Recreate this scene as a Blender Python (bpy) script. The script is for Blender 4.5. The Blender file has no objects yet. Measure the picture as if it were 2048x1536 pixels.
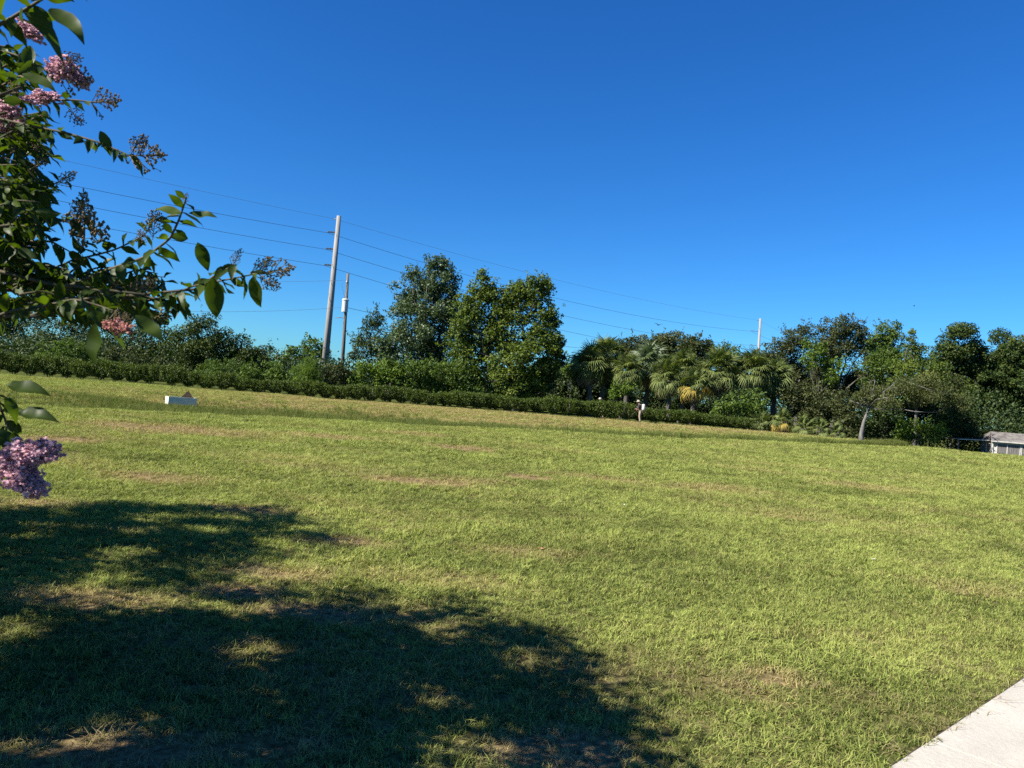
import bpy, bmesh, math, random
import numpy as np
from mathutils import Vector, Matrix

R = math.radians
scene = bpy.context.scene
col = scene.collection

# ------------------------------------------------------------------ camera
F_PX, CX, CY = 1490.0, 1024.0, 768.0          # focal length in photo pixels (2048 wide)
CAM = np.array([0.0, 0.0, 1.65])
PITCH, ROLL = R(0.62), R(4.3)
_f = np.array([0.0, math.cos(PITCH), math.sin(PITCH)])
_r0 = np.array([1.0, 0.0, 0.0])
_u0 = np.array([0.0, -math.sin(PITCH), math.cos(PITCH)])
_r = _r0 * math.cos(ROLL) + _u0 * math.sin(ROLL)
_u = _u0 * math.cos(ROLL) - _r0 * math.sin(ROLL)
cam_d = bpy.data.cameras.new("camera")
cam = bpy.data.objects.new("camera", cam_d)
col.objects.link(cam)
cam_d.sensor_width = 36.0
cam_d.lens = F_PX / 2048 * 36.0
cam_d.clip_start, cam_d.clip_end = 0.05, 3000
cam.matrix_world = Matrix(((_r[0], _u[0], -_f[0], CAM[0]), (_r[1], _u[1], -_f[1], CAM[1]),
                           (_r[2], _u[2], -_f[2], CAM[2]), (0, 0, 0, 1)))
cam_d.dof.use_dof = True
cam_d.dof.focus_distance = 14.0
cam_d.dof.aperture_fstop = 10.0
scene.camera = cam

# ------------------------------------------------------------------ sky, sun, exposure
SUN_EL, SUN_BEHIND = 40.0, 26.0               # elevation; degrees behind the camera's left
_e, _a = R(SUN_EL), R(SUN_BEHIND)
SUN = np.array([-math.cos(_e) * math.cos(_a), -math.cos(_e) * math.sin(_a), math.sin(_e)])   # towards the sun
world = bpy.data.worlds.new("World")
scene.world = world
world.use_nodes = True
nt = world.node_tree
bg = nt.nodes["Background"]
sky = nt.nodes.new("ShaderNodeTexSky")
sky.sky_type = 'NISHITA'
sky.sun_disc = False
sky.sun_elevation = _e
sky.sun_rotation = math.atan2(SUN[0], SUN[1])
sky.altitude = 0
sky.air_density = 1.0
sky.dust_density = 0.15
sky.ozone_density = 3.0
hs = nt.nodes.new("ShaderNodeHueSaturation")
hs.inputs['Saturation'].default_value = 1.25
nt.links.new(sky.outputs[0], hs.inputs['Color'])
gain = nt.nodes.new("ShaderNodeMix"); gain.data_type = 'RGBA'; gain.blend_type = 'MULTIPLY'
gain.inputs['Factor'].default_value = 1.0
gain.inputs['B'].default_value = (0.33, 0.77, 1.20, 1)      # the deep clean blue of the photograph's sky
nt.links.new(hs.outputs[0], gain.inputs['A'])
nt.links.new(gain.outputs['Result'], bg.inputs['Color'])
bg.inputs['Strength'].default_value = 0.050   # (0.05 is the least a clear day gives)
sun_d = bpy.data.lights.new("sun", 'SUN')
sun_d.energy = 5.0
sun_d.angle = R(0.5)
sun_d.color = (1.0, 0.94, 0.84)
sun = bpy.data.objects.new("sun", sun_d)
col.objects.link(sun)
sun.rotation_euler = Vector(SUN.tolist()).to_track_quat('Z', 'Y').to_euler()
sun.location = (-30, -10, 40)
scene.view_settings.view_transform = 'Standard'
scene.view_settings.look = 'None'
scene.view_settings.exposure = 1.4
scene.view_settings.gamma = 1.0
scene.view_settings.use_curve_mapping = False
scene.cycles.max_bounces = 6
scene.cycles.diffuse_bounces = 3
scene.cycles.glossy_bounces = 2
scene.cycles.transmission_bounces = 3
scene.cycles.use_denoising = False
scene.cycles.sample_clamp_indirect = 4.0

# ------------------------------------------------------------------ helpers
rng = np.random.default_rng(7)
random.seed(7)

def P(px, py, Y):
    """photo pixel at distance Y along the view -> point in the world"""
    d = _f + _r * ((px - CX) / F_PX) - _u * ((py - CY) / F_PX)
    return CAM + d * (Y / d[1])

def proj(p):
    """world points (N,3) -> photo pixels (N,2), depth"""
    v = np.atleast_2d(p) - CAM
    z = v @ _f
    zs = np.where(z > 0.01, z, 0.01)
    return np.stack([CX + F_PX * (v @ _r) / zs, CY - F_PX * (v @ _u) / zs], 1), z

def sstep(a, b, x):
    t = np.clip((np.asarray(x, float) - a) / (b - a), 0, 1)
    return t * t * (3 - 2 * t)

def wav(x, y, s, seed):
    """cheap smooth noise, about -1..1"""
    g = np.random.default_rng(seed)
    o = 0
    for k in range(5):
        a = g.uniform(0, 6.283); f = g.uniform(0.6, 1.6) / s; ph = g.uniform(0, 6.283)
        o = o + np.sin((x * math.cos(a) + y * math.sin(a)) * f * 6.283 + ph + 0.8 * np.sin((x * math.sin(a) - y * math.cos(a)) * f * 4 + ph * 2))
    return o / 3.2

LIP_X = [-40, -22, -14.5, -6.5, -0.5, 9, 19.5, 30]
LIP_Y = [20, 22, 25.5, 30, 32.0, 36.5, 44, 50]
HEDGE_Y = 61.0

def height(x, y):
    x = np.asarray(x, float); y = np.asarray(y, float)
    yl = np.interp(x, LIP_X, LIP_Y)
    u = y - yl
    far = np.maximum(HEDGE_Y - 5.0 - yl, 8.0)
    prof = sstep(-0.5, 4.0, u) * (1 - sstep(5.5, far, u))
    taper = sstep(-27, -17, x) * (1 - 0.75 * sstep(14, 28, x))
    z = -np.interp(x, [-9, 4], [0.60, 0.34]) * prof * taper
    z = z - 1.15 * sstep(22, 46, x) * sstep(40, 75, y)
    z = z + 0.035 * wav(x, y, 9, 3) * sstep(9, 16, y)
    z = z + 0.012 * wav(x, y, 2.5, 4) * sstep(4, 7, y)
    return z

def ground(px, py):
    """photo pixel -> where its ray meets the ground"""
    d = _f + _r * ((px - CX) / F_PX) - _u * ((py - CY) / F_PX)
    lo = 1.0
    for t in np.arange(1.0, 400, 0.05):
        p = CAM + d * t
        if p[2] < float(height(p[0], p[1])):
            return p
    return CAM + d * 400

def mesh_np(name, verts, faces, attrs=None, smooth=False):
    """mesh from arrays; faces (M,3) or (M,4)"""
    me = bpy.data.meshes.new(name)
    verts = np.asarray(verts, np.float32); faces = np.asarray(faces, np.int32)
    n, k = faces.shape
    me.vertices.add(len(verts)); me.vertices.foreach_set("co", verts.ravel())
    me.loops.add(n * k); me.loops.foreach_set("vertex_index", faces.ravel())
    me.polygons.add(n); me.polygons.foreach_set("loop_start", np.arange(0, n * k, k, dtype=np.int32))
    if smooth:
        me.polygons.foreach_set("use_smooth", np.ones(n, bool))
    for an, v in (attrs or {}).items():
        a = me.attributes.new(an, 'FLOAT', 'POINT')
        a.data.foreach_set("value", np.asarray(v, np.float32))
    me.update(calc_edges=True)
    return me

def tag(o, label=None, cat=None, group=None, kind=None):
    if label: o['label'] = label
    if cat: o['category'] = cat
    if group: o['group'] = group
    if kind: o['kind'] = kind
    return o

def empty(name, loc, label=None, cat=None, group=None, rz=0.0):
    o = bpy.data.objects.new(name, None)
    o.empty_display_size = 0.2
    o.location = [float(c) for c in loc]
    o.rotation_euler = (0, 0, rz)
    col.objects.link(o)
    return tag(o, label, cat, group)

def obj(name, me, m=None, parent=None, origin=None):
    """link a mesh built in world coordinates; origin = the parent's location to subtract"""
    if m is not None and len(me.materials) == 0: me.materials.append(m)
    o = bpy.data.objects.new(name, me)
    if parent is not None:
        o.parent = parent
        if origin is not None: o.location = [-float(c) for c in origin]
    col.objects.link(o)
    return o

class MB:
    """collects simple shapes into one mesh"""
    def __init__(s): s.v = []; s.f = []
    def add(s, v, f):
        b = len(s.v); s.v += [tuple(map(float, p)) for p in v]; s.f += [tuple(i + b for i in q) for q in f]
        return s
    def box(s, c, size, rot=None):
        x, y, z = (k / 2 for k in size)
        vs = [Vector((a * x, b * y, d * z)) for a in (-1, 1) for b in (-1, 1) for d in (-1, 1)]
        M = rot or Matrix.Identity(3)
        s.add([(M @ p) + Vector(c) for p in vs], [(0, 1, 3, 2), (4, 6, 7, 5), (0, 4, 5, 1), (2, 3, 7, 6), (0, 2, 6, 4), (1, 5, 7, 3)])
        return s
    def tube(s, pts, rad, n=8, caps=True):
        pts = [Vector([float(k) for k in p]) for p in pts]
        if not hasattr(rad, '__len__'): rad = [rad] * len(pts)
        rings = []
        up = Vector((0.13, 0.31, 0.94))
        for i, p in enumerate(pts):
            t = (pts[min(i + 1, len(pts) - 1)] - pts[max(i - 1, 0)]).normalized()
            if abs(t.dot(up)) > 0.97: up = Vector((0.95, 0.1, 0.1))
            a = t.cross(up).normalized(); b = t.cross(a)
            rings.append([p + (a * math.cos(6.28318 * k / n) + b * math.sin(6.28318 * k / n)) * rad[i] for k in range(n)])
        v = [q for r_ in rings for q in r_]
        f = [(i * n + k, i * n + (k + 1) % n, (i + 1) * n + (k + 1) % n, (i + 1) * n + k) for i in range(len(pts) - 1) for k in range(n)]
        if caps:
            f += [tuple(range(n))[::-1], tuple(range((len(pts) - 1) * n, len(pts) * n))]
        return s.add(v, f)
    def lathe(s, c, prof, n=12):
        v = []; f = []
        for (r_, z) in prof:
            v += [(c[0] + r_ * math.cos(6.28318 * k / n), c[1] + r_ * math.sin(6.28318 * k / n), c[2] + z) for k in range(n)]
        for i in range(len(prof) - 1):
            f += [(i * n + k, i * n + (k + 1) % n, (i + 1) * n + (k + 1) % n, (i + 1) * n + k) for k in range(n)]
        f += [tuple(range(n))[::-1], tuple(range((len(prof) - 1) * n, len(prof) * n))]
        return s.add(v, f)
    def mesh(s, name, smooth=False):
        me = bpy.data.meshes.new(name)
        me.from_pydata(s.v, [], s.f)
        if smooth:
            me.polygons.foreach_set("use_smooth", np.ones(len(me.polygons), bool))
        me.update()
        return me
    def build(s, name, m, parent=None, origin=None, smooth=False):
        return obj(name, s.mesh(name, smooth), m, parent, origin)

# ------------------------------------------------------------------ materials
def new_mat(name):
    m = bpy.data.materials.new(name); m.use_nodes = True
    nt = m.node_tree
    return m, nt, nt.nodes['Principled BSDF'], nt.nodes['Material Output']

ALB = 0.77                                    # one factor on all base colours, set together with the exposure
def plain(name, c, rough=0.7, c2=None, scale=4.0, bump=0.0, metal=0.0, spec=0.3, detail=5.0, stretch=None):
    c = tuple(q * ALB for q in c); c2 = c2 and tuple(q * ALB for q in c2)
    m, nt, b, out = new_mat(name)
    b.inputs['Roughness'].default_value = rough; b.inputs['Metallic'].default_value = metal
    b.inputs['Specular IOR Level'].default_value = spec
    if c2 is None:
        b.inputs['Base Color'].default_value = (*c, 1)
        return m
    tc = nt.nodes.new('ShaderNodeTexCoord'); mp = nt.nodes.new('ShaderNodeMapping')
    if stretch: mp.inputs['Scale'].default_value = stretch
    n = nt.nodes.new('ShaderNodeTexNoise'); n.inputs['Scale'].default_value = scale; n.inputs['Detail'].default_value = detail
    n.inputs['Roughness'].default_value = 0.65
    rp = nt.nodes.new('ShaderNodeValToRGB'); rp.color_ramp.elements[0].position = 0.32; rp.color_ramp.elements[1].position = 0.68
    rp.color_ramp.elements[0].color = (*c, 1); rp.color_ramp.elements[1].color = (*c2, 1)
    L = nt.links.new
    L(tc.outputs['Object'], mp.inputs['Vector']); L(mp.outputs[0], n.inputs['Vector']); L(n.outputs[0], rp.inputs[0]); L(rp.outputs[0], b.inputs['Base Color'])
    if bump:
        bp = nt.nodes.new('ShaderNodeBump'); bp.inputs['Strength'].default_value = bump; bp.inputs['Distance'].default_value = 0.02
        L(n.outputs[0], bp.inputs['Height']); L(bp.outputs[0], b.inputs['Normal'])
    return m

def leaf_mat(name, dark, light, trans=0.28, rough=0.58, spec=0.22, tcol=None, inst=False, dryc=None, rand_amt=0.0, lush=False):
    """leaf: colour runs dark..light with the leaf's own 'tint'; part of the light passes through"""
    dark, light, dryc = (v and tuple(q * ALB for q in v) for v in (dark, light, dryc))
    m, nt, b, out = new_mat(name)
    L = nt.links.new
    at = nt.nodes.new('ShaderNodeAttribute'); at.attribute_name = 'tint'
    mx = nt.nodes.new('ShaderNodeMix'); mx.data_type = 'RGBA'
    mx.inputs['A'].default_value = (*dark, 1); mx.inputs['B'].default_value = (*light, 1)
    fac = at.outputs['Fac']
    if rand_amt:
        oi = nt.nodes.new('ShaderNodeObjectInfo')
        ma = nt.nodes.new('ShaderNodeMath'); ma.operation = 'MULTIPLY_ADD'; ma.inputs[1].default_value = rand_amt
        L(oi.outputs['Random'], ma.inputs[0]); L(fac, ma.inputs[2]); ma.use_clamp = True; fac = ma.outputs[0]
    if lush:                                            # patches of darker and paler turf
        al = nt.nodes.new('ShaderNodeAttribute'); al.attribute_name = 'lush'; al.attribute_type = 'INSTANCER'
        mb_ = nt.nodes.new('ShaderNodeMath'); mb_.operation = 'ADD'; mb_.use_clamp = True
        L(fac, mb_.inputs[0]); L(al.outputs['Fac'], mb_.inputs[1]); fac = mb_.outputs[0]
    L(fac, mx.inputs['Factor'])
    c = mx.outputs['Result']
    if dryc:
        ad = nt.nodes.new('ShaderNodeAttribute'); ad.attribute_name = 'dry'
        if inst: ad.attribute_type = 'INSTANCER'
        mx2 = nt.nodes.new('ShaderNodeMix'); mx2.data_type = 'RGBA'
        L(c, mx2.inputs['A']); mx2.inputs['B'].default_value = (*dryc, 1)
        md = nt.nodes.new('ShaderNodeMath'); md.operation = 'MULTIPLY_ADD'; md.use_clamp = True
        av = nt.nodes.new('ShaderNodeAttribute'); av.attribute_name = 'dryness'
        L(av.outputs['Fac'], md.inputs[0]); md.inputs[1].default_value = 0.5
        L(ad.outputs['Fac'], md.inputs[2])
        L(md.outputs[0], mx2.inputs['Factor'])
        c = mx2.outputs['Result']
    L(c, b.inputs['Base Color'])
    b.inputs['Roughness'].default_value = rough; b.inputs['Specular IOR Level'].default_value = spec
    t = nt.nodes.new('ShaderNodeBsdfTranslucent')
    tm = nt.nodes.new('ShaderNodeMix'); tm.data_type = 'RGBA'; tm.blend_type = 'MULTIPLY'; tm.inputs['Factor'].default_value = 1.0
    tcol = tcol or (1.25, 1.35, 0.45)
    tm.inputs['B'].default_value = (*tcol, 1)
    L(c, tm.inputs['A']); L(tm.outputs['Result'], t.inputs['Color'])
    ms = nt.nodes.new('ShaderNodeMixShader'); ms.inputs[0].default_value = trans
    L(b.outputs[0], ms.inputs[1]); L(t.outputs[0], ms.inputs[2]); L(ms.outputs[0], out.inputs['Surface'])
    return m

M = {}
M['bark'] = plain('bark', (0.05, 0.042, 0.034), 0.9, (0.16, 0.145, 0.125), 6, 0.6, stretch=(1, 1, 0.35))
M['pale_bark'] = plain('pale_bark', (0.13, 0.115, 0.10), 0.85, (0.28, 0.26, 0.235), 7, 0.5, stretch=(1, 1, 0.4))
M['myrtle_bark'] = plain('myrtle_bark', (0.12, 0.09, 0.065), 0.8, (0.24, 0.195, 0.15), 5, 0.2, stretch=(1, 1, 0.3))
M['twig'] = plain('twig', (0.06, 0.065, 0.03), 0.7, (0.13, 0.10, 0.065), 30, spec=0.15)
M['grey_bark'] = plain('grey_bark', (0.085, 0.08, 0.07), 0.9, (0.20, 0.19, 0.17), 7, 0.5, stretch=(1, 1, .4))
M['oak_leaf'] = leaf_mat('oak_leaf', (0.034, 0.050, 0.016), (0.115, 0.128, 0.040))
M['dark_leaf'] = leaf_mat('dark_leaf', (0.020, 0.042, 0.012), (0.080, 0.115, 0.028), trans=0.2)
M['ficus_leaf'] = leaf_mat('ficus_leaf', (0.024, 0.050, 0.010), (0.085, 0.118, 0.020), trans=0.2)
M['poplar_leaf'] = leaf_mat('poplar_leaf', (0.045, 0.085, 0.034), (0.125, 0.175, 0.070), trans=0.25, spec=0.35, rough=0.5)
M['yellow_leaf'] = leaf_mat('yellow_leaf', (0.042, 0.080, 0.014), (0.190, 0.245, 0.036), trans=0.33)
M['fresh_leaf'] = leaf_mat('fresh_leaf', (0.050, 0.100, 0.018), (0.150, 0.215, 0.036), trans=0.33)
M['bright_leaf'] = leaf_mat('bright_leaf', (0.060, 0.120, 0.016), (0.20, 0.28, 0.036), trans=0.36)
M['olive_leaf'] = leaf_mat('olive_leaf', (0.048, 0.064, 0.018), (0.150, 0.170, 0.050), trans=0.28)
M['hedge_leaf'] = leaf_mat('hedge_leaf', (0.024, 0.052, 0.009), (0.150, 0.200, 0.030), trans=0.25, rand_amt=0.15)
M['palm_leaf'] = leaf_mat('palm_leaf', (0.055, 0.092, 0.022), (0.200, 0.238, 0.072), trans=0.25, rand_amt=0.5)
M['silver_palm_leaf'] = leaf_mat('silver_palm_leaf', (0.060, 0.100, 0.042), (0.165, 0.215, 0.105), trans=0.2, rough=0.45, spec=0.4, rand_amt=0.4)
M['yellow_palm_leaf'] = leaf_mat('yellow_palm_leaf', (0.18, 0.15, 0.03), (0.46, 0.35, 0.07), trans=0.25, rand_amt=0.4)
M['dead_palm_leaf'] = leaf_mat('dead_palm_leaf', (0.14, 0.10, 0.06), (0.40, 0.31, 0.20), trans=0.15, spec=0.1, rough=0.8, tcol=(1.1, 1.0, 0.7), rand_amt=0.4)
M['myrtle_leaf'] = leaf_mat('myrtle_leaf', (0.014, 0.031, 0.006), (0.060, 0.092, 0.012), trans=0.28, rough=0.48, spec=0.16, rand_amt=0.35, tcol=(3.2, 3.4, 0.5))
M['petal'] = leaf_mat('petal', (0.52, 0.24, 0.33), (0.98, 0.70, 0.77), trans=0.3, rough=0.6, spec=0.1, tcol=(1.1, 1.0, 1.0))
M['warm_petal'] = leaf_mat('warm_petal', (0.50, 0.20, 0.08), (0.78, 0.42, 0.46), trans=0.3, rough=0.6, spec=0.1, tcol=(1.1, 1.0, 0.9))
M['bud'] = plain('bud', (0.13, 0.135, 0.05), 0.7, (0.24, 0.15, 0.09), 60, spec=0.15)
M['grass'] = leaf_mat('grass', (0.048, 0.086, 0.013), (0.405, 0.468, 0.118), trans=0.28, rough=0.65, spec=0.06, tcol=(1.15, 1.2, 0.5), inst=True, dryc=(0.46, 0.355, 0.170), rand_amt=0.42, lush=True)
M['long_grass'] = leaf_mat('long_grass', (0.055, 0.100, 0.016), (0.150, 0.210, 0.038), trans=0.32, rough=0.6, spec=0.12, tcol=(1.15, 1.2, 0.5), inst=True, dryc=(0.30, 0.24, 0.10), rand_amt=0.3)
M['straw'] = leaf_mat('straw', (0.20, 0.145, 0.07), (0.42, 0.33, 0.18), trans=0.2, rough=0.7, spec=0.15, tcol=(1, 1, 0.8), rand_amt=0.2)
M['concrete'] = plain('concrete', (0.43, 0.405, 0.352), 0.9, (0.50, 0.472, 0.415), 45, 0.3, detail=10)
M['pole_concrete'] = plain('pole_concrete', (0.255, 0.245, 0.23), 0.85, (0.33, 0.32, 0.30), 2.0, 0.1, stretch=(1, 1, 0.2))
M['pole_wood'] = plain('pole_wood', (0.10, 0.085, 0.07), 0.9, (0.21, 0.185, 0.16), 3.0, 0.3, stretch=(4, 4, 0.3))
M['steel'] = plain('steel', (0.10, 0.10, 0.105), 0.5, metal=0.5)
M['polymer'] = plain('polymer', (0.12, 0.125, 0.14), 0.5)
M['galvanised'] = plain('galvanised', (0.42, 0.43, 0.44), 0.45, metal=0.6)
M['tank_paint'] = plain('tank_paint', (0.62, 0.63, 0.63), 0.45)
M['wire'] = plain('wire', (0.05, 0.055, 0.065), 0.5)
M['grey_wire'] = plain('grey_wire', (0.14, 0.16, 0.20), 0.5)
M['white_paint'] = plain('white_paint', (0.60, 0.61, 0.44), 0.6, (0.72, 0.73, 0.54), 3, 0.05)
M['rust'] = plain('rust', (0.10, 0.06, 0.035), 0.85, (0.22, 0.15, 0.09), 8, 0.3)

_nt = M['concrete'].node_tree; _b = _nt.nodes['Principled BSDF']
_src = _b.inputs['Base Color'].links[0].from_socket
_n = _nt.nodes.new('ShaderNodeTexNoise'); _n.inputs['Scale'].default_value = 2.2; _n.inputs['Detail'].default_value = 7
_r2 = _nt.nodes.new('ShaderNodeValToRGB'); _r2.color_ramp.elements[0].position = .3; _r2.color_ramp.elements[1].position = .72
_r2.color_ramp.elements[0].color = (.90, .885, .86, 1); _r2.color_ramp.elements[1].color = (1.16, 1.15, 1.12, 1)
_mx = _nt.nodes.new('ShaderNodeMix'); _mx.data_type = 'RGBA'; _mx.blend_type = 'MULTIPLY'; _mx.inputs['Factor'].default_value = 1
_tc = _nt.nodes.new('ShaderNodeTexCoord')
_nt.links.new(_tc.outputs['Object'], _n.inputs['Vector']); _nt.links.new(_n.outputs[0], _r2.inputs[0])
_nt.links.new(_src, _mx.inputs['A']); _nt.links.new(_r2.outputs[0], _mx.inputs['B']); _nt.links.new(_mx.outputs['Result'], _b.inputs['Base Color'])

# ------------------------------------------------------------------ the lawn
def axis(lo, hi, fine_lo, fine_hi, step, grow):
    a = list(np.arange(fine_lo, fine_hi + 1e-6, step))
    s = step
    while a[-1] < hi:
        s *= grow; a.append(a[-1] + s)
    s = step
    while a[0] > lo:
        s *= grow; a.insert(0, a[0] - s)
    return np.array(a)
GX = axis(-900, 900, -26, 30, 0.35, 1.12)
GY = axis(-60, 1500, 0, 64, 0.35, 1.12)
gx, gy = np.meshgrid(GX, GY)
gv = np.stack([gx.ravel(), gy.ravel(), height(gx, gy).ravel()], 1)
nx, ny = len(GX), len(GY)
ii = (np.arange(ny - 1)[:, None] * nx + np.arange(nx - 1)[None, :]).ravel()
gf = np.stack([ii, ii + 1, ii + nx + 1, ii + nx], 1)

# dry patches of the lawn: places seen in the photograph, (photo x, y, half width m, half depth m, strength)
DRY = [(1052, 956, .55, .45, .9), (928, 898, .9, .7, .8), (340, 858, 2.6, 1.6, .6), (640, 872, 1.4, 1.0, .55), (830, 868, 1.2, 1.0, .45),
       (840, 965, .9, .6, .5), (960, 962, .8, .6, .35), (1200, 958, .9, .5, .35), (1445, 978, 1.3, .7, .4), (1750, 976, 1.5, .9, .45), (150, 1195, .6, .3, .55),
       (560, 1150, .5, .25, .55), (470, 1190, .4, .2, .6), (690, 1085, .5, .25, .6), (1540, 1355, .18, .15, .4), (1500, 1400, .3, .25, .2), (1130, 1510, .35, .2, .9),
       (620, 1230, .5, .2, .5), (880, 1160, .8, .4, .25), (300, 960, .9, .6, .4), (1920, 1180, .6, .4, .3), (100, 880, .8, .7, .6), (480, 1020, .7, .4, .5),
       (1060, 1110, .8, .4, .3), (520, 1500, .3, .15, .5), (250, 1520, .4, .2, .6), (80, 1010, .6, .4, .4)]
DRY = [(ground(a, b), w, d, s) for a, b, w, d, s in DRY]

def dryness(x, y):
    v = 0.14 + 0.15 * wav(x, y * 1.8, 4.5, 11) + 0.13 * wav(x, y * 1.5, 1.3, 12) + 0.12 * wav(x, y * 1.6, 11, 13)
    v = v + 0.27 * np.exp(-((x + 1.6) / 2.2) ** 2 - ((y - 4.4) / 1.1) ** 2)  # straw under the near shade, its brown also painted in to warm the shade
    for p, w, d, s in DRY:
        q = ((x - p[0]) / w) ** 2 + ((y - p[1]) / d) ** 2
        q = q * (1 + 0.35 * wav(x, y, 0.8, 14))
        v = v + 1.25 * s * np.exp(-np.maximum(q, 0) ** 1.5)
    yl = np.interp(x, LIP_X, LIP_Y)
    bank = sstep(7, 14, y - yl) * sstep(-30, -14, x)
    v = v + bank * (0.42 + 0.2 * wav(x, y, 3, 15)) + bank * 0.2 * sstep(52, 59, y)
    v = v * (1 - sstep(HEDGE_Y - 1.3, HEDGE_Y - .5, y))  # dark turf colour painted along the hedge's foot as its shadow line
    return np.clip(v, 0, 1)

gme = mesh_np("ground", gv, gf, {"dry": dryness(gv[:, 0], gv[:, 1])}, smooth=True)
m, nt, b, out = new_mat('turf')
L = nt.links.new
at = nt.nodes.new('ShaderNodeAttribute'); at.attribute_name = 'dry'
tc = nt.nodes.new('ShaderNodeTexCoord')
n1 = nt.nodes.new('ShaderNodeTexNoise'); n1.inputs['Scale'].default_value = 3.2; n1.inputs['Detail'].default_value = 8; n1.inputs['Roughness'].default_value = 0.7
n2 = nt.nodes.new('ShaderNodeTexNoise'); n2.inputs['Scale'].default_value = 22; n2.inputs['Detail'].default_value = 6
r1 = nt.nodes.new('ShaderNodeValToRGB')
r1.color_ramp.elements[0].color = (0.022, 0.030, 0.010, 1); r1.color_ramp.elements[1].color = (0.085, 0.105, 0.028, 1)
r1.color_ramp.elements[0].position = 0.3; r1.color_ramp.elements[1].position = 0.7
r2 = nt.nodes.new('ShaderNodeValToRGB')
r2.color_ramp.elements[0].color = (0.07, 0.048, 0.024, 1); r2.color_ramp.elements[1].color = (0.27, 0.20, 0.10, 1)
r2.color_ramp.elements[0].position = 0.3; r2.color_ramp.elements[1].position = 0.7
mx = nt.nodes.new('ShaderNodeMix'); mx.data_type = 'RGBA'
for n_ in (n1, n2): L(tc.outputs['Object'], n_.inputs['Vector'])
L(n2.outputs[0], r1.inputs[0]); L(n2.outputs[0], r2.inputs[0])
ma = nt.nodes.new('ShaderNodeMath'); ma.operation = 'MULTIPLY_ADD'; ma.inputs[1].default_value = 0.5; ma.use_clamp = True
L(n1.outputs[0], ma.inputs[0])
ms = nt.nodes.new('ShaderNodeMath'); ms.operation = 'MULTIPLY_ADD'; ms.inputs[1].default_value = 1.3; ms.inputs[2].default_value = -0.22
L(at.outputs['Fac'], ms.inputs[0]); L(ms.outputs[0], ma.inputs[2])
L(ma.outputs[0], mx.inputs['Factor']); L(r1.outputs[0], mx.inputs['A']); L(r2.outputs[0], mx.inputs['B']); L(mx.outputs['Result'], b.inputs['Base Color'])
b.inputs['Roughness'].default_value = 1.0; b.inputs['Specular IOR Level'].default_value = 0.0
bp = nt.nodes.new('ShaderNodeBump'); bp.inputs['Strength'].default_value = 0.8; bp.inputs['Distance'].default_value = 0.03
L(n2.outputs[0], bp.inputs['Height']); L(bp.outputs[0], b.inputs['Normal'])
M['turf'] = m
tag(obj("ground", gme, m), "broad mown lawn dipping into a shallow swale before the hedge", kind='structure')

# sidewalk in the near right corner
SA, SB = ground(1797, 1536), ground(2048, 1362)
sdir = (SB - SA); sdir[2] = 0; sdir /= np.linalg.norm(sdir)
snor = np.array([sdir[1], -sdir[0], 0.0])                # away from the lawn
J = ground(2036, 1374); tj = float((J - SA) @ sdir)
walk = tag(empty("sidewalk", (SA[0], SA[1], 0)), "pale concrete sidewalk crossing the near right corner of the lawn", kind='structure')
for k in range(-3, 5):
    t0, t1 = tj + k * 1.5 + 0.003, tj + (k + 1) * 1.5 - 0.003
    bm = bmesh.new()
    base = np.array([SA[0], SA[1], 0.0])
    c4 = [base + sdir * t0, base + sdir * t1, base + sdir * t1 + snor * 1.5, base + sdir * t0 + snor * 1.5]
    lo = [bm.verts.new((*c[:2], -0.10)) for c in c4]; hi = [bm.verts.new((*c[:2], 0.012)) for c in c4]
    bm.faces.new(hi)
    for i in range(4): bm.faces.new((lo[i], lo[(i + 1) % 4], hi[(i + 1) % 4], hi[i]))
    bmesh.ops.recalc_face_normals(bm, faces=bm.faces)
    bmesh.ops.bevel(bm, geom=[e for e in bm.edges if all(v.co.z > 0 for v in e.verts)], offset=0.0015, segments=1, affect='EDGES')
    me = bpy.data.meshes.new("slab"); bm.to_mesh(me); bm.free()
    obj("slab", me, M['concrete'], walk, (SA[0], SA[1], 0))

M['soil'] = plain('soil', (0.035, 0.028, 0.02), 0.95, (0.07, 0.056, 0.04), 30, .3)
_b = np.array([SA[0], SA[1], 0.0])
_q = [_b + sdir * -6 - snor * .012, _b + sdir * 10 - snor * .012, _b + sdir * 10 + snor * 1.53, _b + sdir * -6 + snor * 1.53]
obj('bedding', MB().add([(*p[:2], .0) for p in _q] + [(*p[:2], -.12) for p in _q], [(0, 1, 2, 3), (7, 6, 5, 4), (0, 4, 5, 1), (1, 5, 6, 2), (2, 6, 7, 3), (3, 7, 4, 0)]).mesh('bedding'), M['soil'], walk, (SA[0], SA[1], -.006))
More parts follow.
